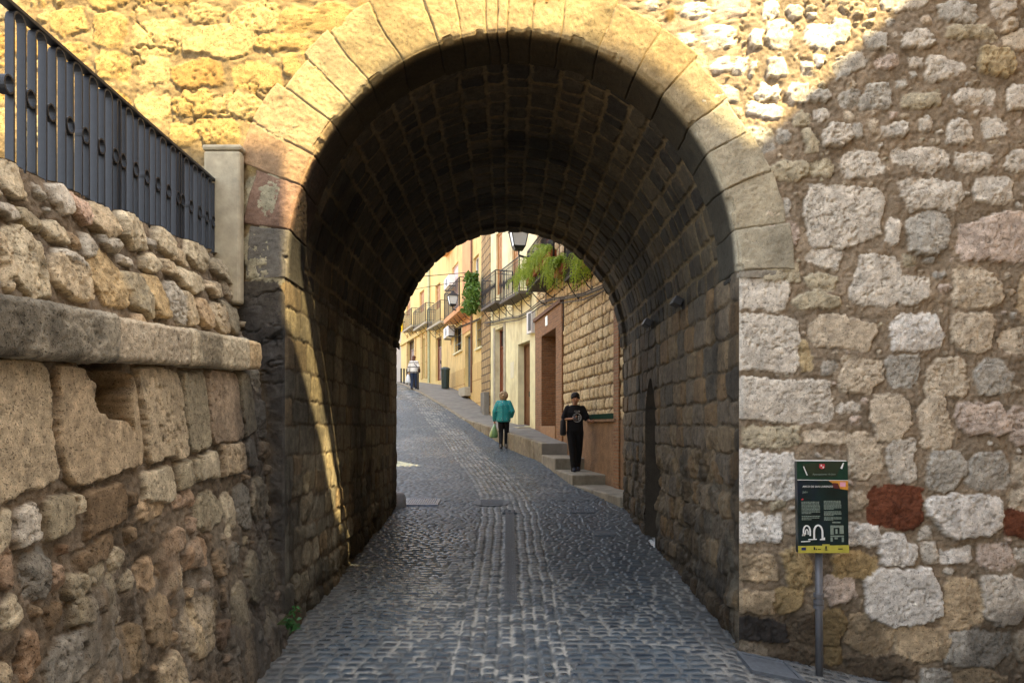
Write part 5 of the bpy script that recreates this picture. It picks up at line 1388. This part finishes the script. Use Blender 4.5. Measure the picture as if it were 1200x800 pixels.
# ------------------------------------------------------------------ street furniture
def ground_at(px, py, lo=13.0, hi=60.0, zf=None):
    zf = zf or (lambda x, y: gzf(x, y))
    for _ in range(60):
        m = (lo + hi) / 2; x = (px - VX) / F * m; d = EYE - (py - VY) / F * m - zf(x, m)
        if d > 0: lo = m
        else: hi = m
    return (px - VX) / F * lo, lo
bol = None
for px, py in ((486.3, 457.6), (481, 455.6), (476, 453.4), (471.2, 451.3), (467, 449.6), (463.2, 448.2)):
    x, y = kx(36) , 36
    t = [36.0, 37.7, 39.4, 41.1, 42.8, 44.5][[486.3, 481, 476, 471.2, 467, 463.2].index(px)]
    y = t; x = kx(y) - .12 + .35; z = gzf(x, y) + .03
    if bol is None:
        bol = empty('bollard', (x, y, z), 'thin dark iron bollard in a row along the far kerb', 'bollard', 'bollards along the far kerb')
        b = MB(); b.tube([(x, y, z - .05), (x, y, z + .80)], .05, 12); b.build('shaft', M['black_iron'], bol)
        b = MB(); b.loft([((x, y, z + .80), (.056, 0, 0), (0, .056, 0)), ((x, y, z + .84), (.056, 0, 0), (0, .056, 0)), ((x, y, z + .87), (.03, 0, 0), (0, .03, 0))], 12); b.build('cap', M['black_iron'], bol)
        first = bol
    else:
        c = copy_tree(first); c.location = (x, y, z)
names_b = [o for o in sc.objects if o.name.startswith('bollard')]
for i, o in enumerate(names_b):
    o['label'] = ['thin dark bollard nearest the gate, first in the row along the far kerb', 'thin dark bollard second from the near end of the kerb row', 'thin dark bollard third from the near end of the kerb row',
                  'thin dark bollard fourth from the near end of the kerb row', 'thin dark bollard fifth from the near end of the kerb row', 'thin dark bollard at the far end of the kerb row'][i]
ub, _ = fC.hit(523, 450, .4); p = fC.pt(min(ub, fC.L - .4), .45, 0); zb = gzf(p.x, p.y) + .03
bn = empty('litter_bin', (p.x, p.y, zb), 'dark green lidded rubbish bin standing against the yellow house', 'bin')
b = MB(); b.loft([((p.x, p.y, zb + .03), (.19, 0, 0), (0, .19, 0)), ((p.x, p.y, zb + .95), (.22, 0, 0), (0, .22, 0))], 14); M['bin'] = mat_plain('bin_green', lin((26, 46, 44), .9), .5, 0, .15, 9); b.build('body', M['bin'], bn)
b = MB(); b.loft([((p.x, p.y, zb + .95), (.24, 0, 0), (0, .24, 0)), ((p.x, p.y, zb + 1.02), (.24, 0, 0), (0, .24, 0)), ((p.x, p.y, zb + 1.08), (.12, 0, 0), (0, .12, 0))], 14); b.build('lid', mat_plain('bin_lid', lin((70, 84, 84), .9), .5), bn)
# lanterns
def lantern(fr, px, py, w, s, label, wallu=None, arm=True):
    u_, z = fr.hit(px, py, w); c = fr.pt(u_, w, z)
    e = empty('wall_lantern', c, label, 'street lamp')
    def sq(h, r): return [c + fr.d * r * a + fr.n * r * q + Vector((0, 0, h)) for a, q in ((-1, -1), (1, -1), (1, 1), (-1, 1))]
    b = MB(); k = sq(-.5 * s, .26 * s) + sq(.25 * s, .4 * s); b.add(k, [(0, 1, 5, 4), (1, 2, 6, 5), (2, 3, 7, 6), (3, 0, 4, 7), (0, 3, 2, 1)])
    b.build('glass', mat_plain('milk_glass', lin((206, 208, 204), .9), .2, 0, .05, 5), e)
    b = MB()
    A, B = sq(-.5 * s, .27 * s), sq(.25 * s, .42 * s)
    for i in range(4): b.tube([A[i], B[i]], .025 * s, 6); b.tube([A[i], A[(i + 1) % 4]], .03 * s, 6); b.tube([B[i], B[(i + 1) % 4]], .03 * s, 6)
    k = sq(-.66 * s, .2 * s) + sq(-.5 * s, .29 * s); b.add(k, [(0, 1, 5, 4), (1, 2, 6, 5), (2, 3, 7, 6), (3, 0, 4, 7), (0, 3, 2, 1), (4, 5, 6, 7)])
    b.build('frame', M['black_iron'], e)
    b = MB(); k = sq(.25 * s, .48 * s) + sq(.55 * s, .14 * s) + sq(.68 * s, .1 * s); b.add(k, [(0, 1, 5, 4), (1, 2, 6, 5), (2, 3, 7, 6), (3, 0, 4, 7), (4, 5, 9, 8), (5, 6, 10, 9), (6, 7, 11, 10), (7, 4, 8, 11), (8, 9, 10, 11), (0, 3, 2, 1)])
    b.build('hood', M['black_iron'], e)
    if arm:
        b = MB(); q = fr.pt(u_, w, z - .66 * s); b.tube([q, q - Vector((0, 0, .25 * s)), fr.pt(u_, w * .6, z - 1.1 * s), fr.pt(u_, 0, z - 1.0 * s)], .03, 8)
        b.tube([fr.pt(u_, w * .35 + .16 * math.cos(t), z - .85 * s + .16 * math.sin(t)) for t in np.linspace(0, 5.5, 16)], .016, 6)
        b.fbox(fr, u_ - .04, u_ + .04, 0, .03, z - 1.4 * s, z - .6 * s); b.build('bracket', M['black_iron'], e)
    return e
lantern(fA, 608, 277, 1.0, .56, 'large black framed street lantern with white glass near the top of the far arch')
lantern(fC, 530.5, 350, .75, .5, 'small ornate black lantern on a scrolled bracket before the yellow balcony')
# cables along the facades and over the street
M['cable'] = mat_plain('cable', lin((70, 60, 50), .8), .7)
def cable(pts, r, name, label, cat='cable', extra=0):
    b = MB(); b.tube(pts, r, 6)
    for k in range(extra):
        rr = random.Random(k); b.tube([Vector(p) + Vector((rr.uniform(-.03, .03), rr.uniform(-.03, .0), (k + 1) * .045 * (-1) ** k + rr.uniform(-.01, .01))) for p in pts], r * .8, 6)
    o = b.build(name, M['cable']); tag(o, label, cat); return o
def fp(fr, px, py, w=.09): u_, z = fr.hit(px, py, w); return fr.pt(u_, w, z)
cable([fp(fS, 568, 379), fp(fB, 578, 378), fp(fB, 592, 374), fp(fB, 608, 372), fp(fB, 618, 367), fp(fA, 632, 356), fp(fA, 648, 351), fp(fA, 662, 350), fp(fA, 684, 346), fp(fA, 704, 338), fp(fA, 726, 325)], .018, 'cable_bundle', 'sagging bundle of dark cables along the cream and stone houses', 'cable', 2)
cable([fp(fC, 524, 390, .06), fp(fC, 536, 385, .06), fp(fC, 548, 380, .06), fp(fC, 562, 374, .06)], .02, 'facade_cable', 'single cable running over the windows of the yellow house', 'cable', 1)
cable([fp(fA, 660, 352), fp(fA, 660.5, 372), fp(fA, 660, 388)], .02, 'door_cable', 'short cable dropping beside the brick doorway of the stone house', 'cable')
w1 = fC.pt(3.2, .1, fC.hit(563, 300, .1)[1]); cable([w1, (-5.5, 34, w1.z - .1), (-9.0, 33.6, w1.z + .1)], .018, 'overhead_wire', 'upper thin wire crossing the street before the yellow houses', 'wire')
w2 = fC.pt(3.0, .1, fC.hit(563, 311, .1)[1]); cable([w2, (-5.3, 34.5, w2.z - .25), (-9.0, 34.2, w2.z)], .014, 'overhead_wire', 'lower thin wire crossing the street before the yellow houses', 'wire')
# ------------------------------------------------------------------ people
class Body:
    def __init__(s, loc, height, ang):
        s.loc = Vector(loc); s.k = height / 1.72; s.R = Matrix.Rotation(ang, 3, 'Z')
    def T(s, p): return s.loc + s.R @ (Vector(p) * s.k)
    def V(s, v): return s.R @ (Vector(v) * s.k)
    def limb(s, b, pts, rs, n=12):
        P = [s.T(p) for p in pts]
        b.tube(P, [r * s.k for r in rs], n)
        for p, r in zip(P, rs): b.ball(p, r * s.k, 12, 8)
    def loft(s, b, rings, n=20):
        b.loft([(s.T(c), s.V((rx, 0, 0)), s.V((0, ry, 0))) for c, rx, ry in rings], n)
    def ball(s, b, c, r, n=16, m=10):
        rx, ry, rz = r
        b.loft([(s.T((c[0], c[1], c[2] + rz * math.sin(t))), s.V((rx * math.cos(t), 0, 0)), s.V((0, ry * math.cos(t), 0))) for t in [-PI / 2 + PI * i / m for i in range(1, m)]], n)
    def hand(s, b, wrist, d, pal, curl=.5, side=1):
        """palm along d, palm normal pal; four fingers and a thumb"""
        d = Vector(d).normalized(); pal = Vector(pal).normalized(); x = d.cross(pal).normalized() * side; w = Vector(wrist)
        s.limb(b, [w, w + d * .05, w + d * .085], [.024, .032, .03], 10)
        s.limb(b, [w + d * .06 + x * .022, w + d * .09 + x * .024], [.018, .014]); s.limb(b, [w + d * .06 - x * .022, w + d * .09 - x * .024], [.018, .014])
        for i, (o, L) in enumerate(((.03, .062), (.010, .072), (-.010, .068), (-.03, .052))):
            a = w + d * .088 + x * o; m1 = a + (d * math.cos(curl) + pal * math.sin(curl)) * L * .5; m2 = m1 + (d * math.cos(curl * 2.1) + pal * math.sin(curl * 2.1)) * L * .5
            s.limb(b, [a, m1, m2], [.0105, .0095, .008], 8)
        t0 = w + d * .03 + x * .03; t1 = t0 + (x * .7 + d * .6 + pal * .3).normalized() * .04; t2 = t1 + (d * .85 + pal * .5).normalized() * .035
        s.limb(b, [t0, t1, t2], [.013, .012, .0095], 8)
def mk(n, c, r=.85, v=.2, sc_=14, bs=.3): return mat_plain(n, lin(c, .85), r, 0, v, sc_, bs, .006, 40, spec=.25)
M['skin'] = mat_plain('skin', lin((196, 146, 116), .8), .6, 0, .08, 12, spec=.3)
M['black_cloth'] = mk('black_cloth', (30, 30, 34)); M['dark_trousers'] = mk('dark_trousers', (26, 26, 28)); M['dark_hair'] = mk('dark_hair', (34, 26, 22), .6, .4, 40, .8)
M['shoe'] = mk('dark_shoe', (40, 44, 60), .6)

def figure(B, name, label, shl, elb, wri, hands, ank, kne, hipz=.90, tilt=0.0, fwd=.0, skin=None):
    e = empty(name, B.loc, label, 'person'); b = MB(); hx = .09
    hd = (0, fwd + .02, 1.605)
    B.ball(b, hd, (.076, .095, .118)); B.ball(b, (0, fwd + .045, 1.55), (.055, .06, .062))                       # skull, jaw
    B.limb(b, [(0, .0, 1.40), (0, fwd * .6, 1.52)], [.062, .052])
    B.limb(b, [(0, fwd + .108, 1.60), (0, fwd + .128, 1.572)], [.010, .017], 8)                                    # nose
    B.limb(b, [(-.022, fwd + .102, 1.532), (.022, fwd + .102, 1.532)], [.010, .010], 8)                            # lips
    for s_ in (-1, 1): B.ball(b, (s_ * .079, fwd + .01, 1.60), (.012, .022, .032), 8, 6)                           # ears
    B.loft(b, [((0, 0, .86), .15, .10), ((0, 0, .98), .145, .10), ((0, 0, 1.12), .135, .095), ((0, .01, 1.28), .165, .11), ((0, 0, 1.40), .17, .085), ((0, 0, 1.46), .08, .06)])
    for k, s_ in enumerate((1, -1)):
        B.limb(b, [(s_ * .165, 0, 1.405), elb[k], wri[k]], [.052, .040, .026])
        B.hand(b, wri[k], *hands[k])
        B.limb(b, [(s_ * hx, 0, hipz), kne[k], (ank[k][0], ank[k][1], ank[k][2] + .08)], [.085, .055, .036])
        B.limb(b, [(ank[k][0], ank[k][1] - .02, ank[k][2] + .04), (ank[k][0], ank[k][1] + .1, ank[k][2] + .03)], [.026, .02])
    b.build('body', skin or M['skin'], e, remesh=.0095)
    b = MB()
    for s_ in (-1, 1): B.ball(b, (s_ * .03, fwd + .099, 1.612), (.012, .008, .008), 8, 6)
    b.build('eyes', M['black_cloth'], e)
    return e
def trousers(B, e, mat, kne, ank, hipz=.9, wide=1.0, hem=.05, name='trousers'):
    b = MB()
    B.loft(b, [((0, 0, .84), .165, .115), ((0, 0, .93), .168, .118), ((0, 0, 1.03), .15, .108)])
    for k, s_ in enumerate((1, -1)):
        B.limb(b, [(s_ * .088, 0, hipz - .03), kne[k], (ank[k][0], ank[k][1], ank[k][2] + hem + .06)], [.098 * wide, .073 * wide, .062 * wide])
        B.limb(b, [(ank[k][0], ank[k][1], ank[k][2] + hem + .08), (ank[k][0], ank[k][1] + .005, ank[k][2] + hem)], [.062 * wide, .064 * wide])
    return b.build(name, mat, e, remesh=.011)
def shoes(B, e, mat, ank):
    for k in (0, 1):
        b = MB(); a = ank[k]
        B.loft(b, [((a[0], a[1] + .03, a[2] + .002), .045, .125), ((a[0], a[1] + .03, a[2] + .03), .05, .135), ((a[0], a[1] + .025, a[2] + .065), .047, .118), ((a[0], a[1] + .0, a[2] + .10), .046, .075), ((a[0], a[1] - .01, a[2] + .12), .044, .055)], 18)
        b.build('shoe', mat, e, smooth=True)

# man in black walking down the steps, looking at the phone in his hand
zs_ = .875 + .006
B = Body((1.47, 16.15, zs_), 1.69, PI)
elb = [(.255, .0, 1.15), (-.27, .02, 1.14)]; wri = [(.085, .215, 1.165), (-.33, .205, 1.10)]
hands = [((-.8, .55, .1), (0, 0, 1), .75, 1), ((-.35, .9, .05), (.1, 0, 1), .45, 1)]
ank = [(.04, .16, 0), (-.07, -.17, .0)]; kne = [(.075, .12, .49), (-.085, .0, .48)]
man = figure(B, 'person', 'man in a black printed t-shirt and black trousers walking down the steps with a phone', None, elb, wri, hands, ank, kne, fwd=.045)
trousers(B, man, M['dark_trousers'], kne, ank, wide=1.08, hem=.035); shoes(B, man, M['shoe'], ank)
b = MB(); B.loft(b, [((0, 0, .90), .185, .128), ((0, .0, 1.02), .18, .125), ((0, .005, 1.16), .178, .122), ((0, .01, 1.30), .192, .13), ((0, 0, 1.40), .19, .105), ((0, 0, 1.455), .12, .085), ((0, 0, 1.475), .075, .07)])
for k, s_ in enumerate((1, -1)):
    q = Vector(elb[k]); a = Vector((s_ * .165, 0, 1.40)); B.limb(b, [a, a.lerp(q, .5), a.lerp(q, .82)], [.068, .072, .076])
b.build('t_shirt', M['black_cloth'], man, remesh=.011)
b = MB(); B.ball(b, (0, .04, 1.69), (.092, .112, .066)); B.ball(b, (0, -.01, 1.625), (.094, .085, .1))
for i in range(30):
    t = random.Random(i).uniform(.1, PI - .1); B.ball(b, (.09 * math.cos(t), .05 + .1 * math.sin(t), 1.672 - .028 * random.Random(i + 50).random() - .03 * abs(math.cos(t))), (.02, .018, .024), 7, 5); r = random.Random(2)
for i in range(46):
    t = r.uniform(0, 2 * PI); h = r.uniform(1.66, 1.745); q = math.sqrt(max(.05, 1 - ((h - 1.65) / .1) ** 2)); B.ball(b, (.084 * q * math.cos(t), .045 + .1 * q * math.sin(t), h), (.022, .022, .02), 7, 5)
b.build('hair', M['dark_hair'], man, remesh=.009)
M['print_white'] = mat_plain('print_white', (.42, .42, .41), .8, 0, .05, 20)
lc = B.T((-.03, .148, 1.19)); b = MB()
b.tube([lc + Vector((.092 * math.cos(t), 0, .092 * math.sin(t))) for t in np.linspace(0, 2 * PI, 33)[:-1]], .007, 5, closed=True)
b.build('ring_print', M['print_white'], man)
text_mesh('shirt_lettering', 'CB', .14, M['print_white'], man, lc + Vector((0, -.004, -.05)), align='CENTER', ext=.003)
text_mesh('shirt_caption', 'CLUB', .05, M['print_white'], man, lc + Vector((0, -.004, .12)), align='CENTER', ext=.002)
ph = B.T((.03, .285, 1.20)); o = MB().box(ph, (.075, .012, .15), Matrix.Rotation(-.9, 3, 'X')).build('phone', M['black_iron'], bevel=.004); tag(o, 'dark phone held in the right hand of the man in black', 'phone')
sb_ = empty('shoulder_bag', B.T((.25, -.02, .98)), 'dark shoulder bag hanging at the side of the man in black', 'bag')
b = MB(); c = B.T((.265, -.03, .99)); b.loft([(c + Vector((0, 0, -.19)), Vector((.05, 0, 0)), Vector((0, .11, 0))), (c + Vector((0, 0, -.16)), Vector((.07, 0, 0)), Vector((0, .14, 0))), (c + Vector((0, 0, .12)), Vector((.06, 0, 0)), Vector((0, .13, 0))), (c + Vector((0, 0, .17)), Vector((.03, 0, 0)), Vector((0, .11, 0)))], 14)
b.build('pouch', mk('bag_cloth', (44, 44, 46)), sb_, smooth=True)
b = MB(); b.tube([c + Vector((0, .1, .15)), B.T((.24, -.06, 1.3)), B.T((.15, -.02, 1.475)), B.T((.235, .05, 1.3)), c + Vector((0, -.1, .15))], .013, 6); b.build('strap', M['black_cloth'], sb_)

# woman in a teal coat seen from behind, walking up with a green carrier bag
wx, wy_ = -.12, 21.5
B = Body((wx, wy_, gzf(wx, wy_) + .012), 1.60, -.12)
elb = [(.27, -.01, 1.13), (-.27, -.03, 1.12)]; wri = [(.22, .17, .98), (-.29, .03, .86)]
hands = [((-.3, .9, -.1), (-1, 0, 0), .7, 1), ((0, .1, -1), (1, .1, 0), 1.0, -1)]
ank = [(.075, .10, 0), (-.075, -.09, .0)]; kne = [(.085, .10, .48), (-.085, .02, .47)]
wom = figure(B, 'person', 'woman with fluffy light brown hair in a teal padded coat seen from behind', None, elb, wri, hands, ank, kne)
trousers(B, wom, M['dark_trousers'], kne, ank, wide=1.02, hem=.05); shoes(B, wom, mk('grey_shoe', (110, 106, 102), .6), ank)
m, nt, bs_ = new_mat('teal_coat'); p = coords(nt); v_ = N(nt, 'ShaderNodeTexVoronoi'); v_.inputs['Scale'].default_value = 17; nt.links.new(p, v_.inputs['Vector'])
n_ = noise_node(nt, 9, 3, .6, p); mx = N(nt, 'ShaderNodeMix', data_type='RGBA'); mx.inputs[6].default_value = (*lin((24, 142, 142), .9), 1); mx.inputs[7].default_value = (*lin((206, 176, 176), .8), 1)
mm = N(nt, 'ShaderNodeMath', operation='MULTIPLY'); nt.links.new(ramp(nt, v_.outputs['Distance'], 1, 0, .12, .25), mm.inputs[0]); nt.links.new(ramp(nt, n_.outputs[0], 0, 1, .42, .52), mm.inputs[1])
nt.links.new(mm.outputs[0], mx.inputs[0]); nt.links.new(mx.outputs[2], bs_.inputs['Base Color']); bs_.inputs['Roughness'].default_value = .6; bump(nt, bs_, n_.outputs[0], .6, .02)
b = MB(); B.loft(b, [((0, 0, .80), .205, .15), ((0, 0, .84), .225, .165), ((0, 0, .98), .222, .165), ((0, 0, 1.0), .214, .157), ((0, 0, 1.16), .226, .168), ((0, 0, 1.18), .217, .16), ((0, 0, 1.32), .222, .16), ((0, 0, 1.42), .19, .125), ((0, 0, 1.48), .11, .10), ((0, 0, 1.51), .085, .085)])
for k, s_ in enumerate((1, -1)):
    a = Vector((s_ * .165, 0, 1.40)); q = Vector(elb[k]); w_ = Vector(wri[k]); B.limb(b, [a, a.lerp(q, .5), q, q.lerp(w_, .5), q.lerp(w_, .92)], [.085, .092, .088, .08, .07])
b.build('coat', m, wom, remesh=.013)
b = MB(); B.limb(b, [(0, -.164, .84), (0, -.172, 1.1), (0, -.158, 1.36)], [.007, .007, .007], 6); b.build('coat_seam', mk('dark_teal', (14, 70, 80)), wom)
b = MB(); r = random.Random(6); B.ball(b, (0, -.0, 1.64), (.122, .13, .122)); B.ball(b, (0, -.045, 1.56), (.115, .095, .1))
for i in range(110):
    t = r.uniform(0, 2 * PI); h = r.uniform(-.9, .95); q = math.sqrt(1 - h * h); B.ball(b, (.124 * q * math.cos(t), -.01 + .126 * q * math.sin(t) * (1 if math.sin(t) < 0 else .5), 1.625 + .13 * h), (.03, .03, .026), 7, 5)
b.build('hair', mk('light_brown_hair', (166, 142, 110), .65, .4, 40, .8), wom, remesh=.011)
m, nt, bs_ = new_mat('green_plastic'); bs_.inputs['Base Color'].default_value = (*lin((126, 170, 110), .8), 1); bs_.inputs['Roughness'].default_value = .35
bs_.inputs['Transmission Weight'].default_value = .2; n_ = noise_node(nt, 14, 4, .6, coords(nt)); bump(nt, bs_, n_.outputs[0], .9, .02)
h = B.T((-.29, .05, .775)); cb = empty('carrier_bag', h, 'pale green plastic carrier bag hanging from the left hand of the woman in teal', 'bag')
b = MB(); b.loft([(h + Vector((0, 0, -.02)), Vector((.02, 0, 0)), Vector((0, .015, 0))), (h + Vector((-.01, 0, -.12)), Vector((.05, 0, 0)), Vector((0, .05, 0))), (h + Vector((-.02, 0, -.26)), Vector((.11, 0, 0)), Vector((0, .085, 0))), (h + Vector((-.03, 0, -.38)), Vector((.13, 0, 0)), Vector((0, .1, 0))), (h + Vector((-.03, 0, -.44)), Vector((.11, 0, 0)), Vector((0, .085, 0)))], 16)
b.build('sack', m, cb, smooth=True)
b = MB(); b.tube([h + Vector((-.04, 0, -.13)), h + Vector((-.012, 0, .01)), h + Vector((.012, 0, .01)), h + Vector((.035, 0, -.13))], .008, 6); b.build('handles', m, cb)

# far passer-by in a striped jumper
fx_, fy_ = -4.62, 36.4
B = Body((fx_, fy_, gzf(fx_, fy_) + .03), 1.64, -.1)
elb = [(.26, -.03, 1.13), (-.27, .0, 1.12)]; wri = [(.24, .12, .96), (-.30, .05, .88)]
hands = [((-.3, .9, -.1), (-1, 0, 0), .7, 1), ((0, .1, -1), (1, .1, 0), .9, -1)]
ank = [(.08, .16, 0), (-.08, -.15, .0)]; kne = [(.085, .12, .48), (-.085, .0, .47)]
far = figure(B, 'person', 'distant passer-by in a white jumper with black stripes and dark jeans, seen from behind', None, elb, wri, hands, ank, kne)
trousers(B, far, mk('dark_jeans', (44, 56, 80)), kne, ank, hem=.05, name='jeans'); shoes(B, far, M['shoe'], ank)
m, nt, bs_ = new_mat('striped_knit'); p = coords(nt); sx_ = N(nt, 'ShaderNodeSeparateXYZ'); nt.links.new(p, sx_.inputs[0])
md = N(nt, 'ShaderNodeMath', operation='MODULO'); ad = N(nt, 'ShaderNodeMath', operation='ADD'); ad.inputs[1].default_value = .10 - (B.loc.z % .23) + .23; nt.links.new(sx_.outputs[2], ad.inputs[0]); nt.links.new(ad.outputs[0], md.inputs[0]); md.inputs[1].default_value = .23
lt = N(nt, 'ShaderNodeMath', operation='LESS_THAN'); lt.inputs[1].default_value = .042; nt.links.new(md.outputs[0], lt.inputs[0])
mx = N(nt, 'ShaderNodeMix', data_type='RGBA'); mx.inputs[6].default_value = (.68, .66, .62, 1); mx.inputs[7].default_value = (.03, .03, .035, 1); nt.links.new(lt.outputs[0], mx.inputs[0]); nt.links.new(mx.outputs[2], bs_.inputs['Base Color']); bs_.inputs['Roughness'].default_value = .9
b = MB(); B.loft(b, [((0, 0, .84), .19, .135), ((0, 0, .98), .195, .14), ((0, 0, 1.16), .19, .135), ((0, 0, 1.32), .195, .135), ((0, 0, 1.42), .175, .105), ((0, 0, 1.48), .075, .07)])
for k, s_ in enumerate((1, -1)):
    a = Vector((s_ * .165, 0, 1.40)); q = Vector(elb[k]); w_ = Vector(wri[k]); B.limb(b, [a, q, q.lerp(w_, .95)], [.072, .066, .05])
b.build('jumper', m, far, remesh=.013)
b = MB(); B.ball(b, (0, -.0, 1.63), (.092, .105, .105)); B.ball(b, (0, -.05, 1.52), (.088, .06, .1)); b.build('hair', mk('brown_hair', (92, 58, 42), .6, .4, 40, .8), far, remesh=.011)
h = B.T((-.31, .07, .80)); o = MB().loft([(h, Vector((.02, 0, 0)), Vector((0, .02, 0))), (h + Vector((-.01, 0, -.15)), Vector((.1, 0, 0)), Vector((0, .07, 0))), (h + Vector((-.02, 0, -.42)), Vector((.15, 0, 0)), Vector((0, .1, 0))), (h + Vector((-.02, 0, -.47)), Vector((.12, 0, 0)), Vector((0, .08, 0)))], 14).build('shopping_bag', mk('white_plastic', (226, 230, 232), .5), smooth=True); tag(o, 'white shopping bag in the hand of the distant passer-by in stripes', 'bag')
hb = empty('handbag', B.T((.27, -.05, .95)), 'dark brown handbag on the right hip of the distant passer-by in stripes', 'bag')
c = B.T((.285, -.04, .96)); b = MB(); b.loft([(c + Vector((0, 0, -.11)), Vector((.05, 0, 0)), Vector((0, .12, 0))), (c, Vector((.065, 0, 0)), Vector((0, .14, 0))), (c + Vector((0, 0, .11)), Vector((.04, 0, 0)), Vector((0, .12, 0)))], 14); b.build('pouch', mk('brown_leather', (60, 36, 28), .5), hb, smooth=True)
b = MB(); b.tube([c + Vector((0, .08, .1)), B.T((.1, -.15, 1.25)), B.T((-.1, -.05, 1.47)), B.T((.0, .145, 1.3)), c + Vector((0, .1, .1))], .012, 6); b.build('strap', M['black_cloth'], hb)
SKY, SUN, EXPO = 0.15, 4.7, 2.55
# ------------------------------------------------------------------ light, sky, camera
sd_ = Vector((-LX, -LY, -LZ)).normalized()
elev = math.asin(sd_.z); azim = math.atan2(sd_.x, sd_.y)
w = bpy.data.worlds.new('World'); sc.world = w; w.use_nodes = True
nt = w.node_tree; bg = nt.nodes['Background']
sky = nt.nodes.new('ShaderNodeTexSky'); sky.sky_type = 'NISHITA'; sky.sun_disc = False
sky.sun_elevation = elev; sky.sun_rotation = azim; sky.air_density = 1.0; sky.dust_density = 1.5; sky.ozone_density = 1.0
hs = nt.nodes.new('ShaderNodeHueSaturation'); hs.inputs['Saturation'].default_value = .4; nt.links.new(sky.outputs[0], hs.inputs['Color']); nt.links.new(hs.outputs[0], bg.inputs[0]); bg.inputs[1].default_value = SKY
sl = bpy.data.lights.new('sun', 'SUN'); sl.energy = SUN; sl.angle = math.radians(.25); sl.color = (1.0, .77, .40)
so = bpy.data.objects.new('sun', sl); COL.objects.link(so); so.location = (10, -20, 40)
so.rotation_euler = (-sd_).to_track_quat('-Z', 'Y').to_euler()
cd = bpy.data.cameras.new('camera'); cam = bpy.data.objects.new('camera', cd); COL.objects.link(cam)
cam.location = (0, 0, EYE); cam.rotation_euler = (PI / 2, 0, 0)
cd.sensor_width = 36; cd.lens = 36 * F / 1200; cd.shift_x = 5 / 1200; cd.shift_y = 100 / 1200
cd.clip_start = .05; cd.clip_end = 1000
sc.camera = cam
sc.view_settings.view_transform = 'Standard'; sc.view_settings.look = 'None'; sc.view_settings.gamma = 1; sc.view_settings.exposure = EXPO
sc.view_settings.use_curve_mapping = False
sc.render.engine = 'CYCLES'; sc.cycles.use_denoising = True
sc.cycles.max_bounces = 8; sc.cycles.diffuse_bounces = 5
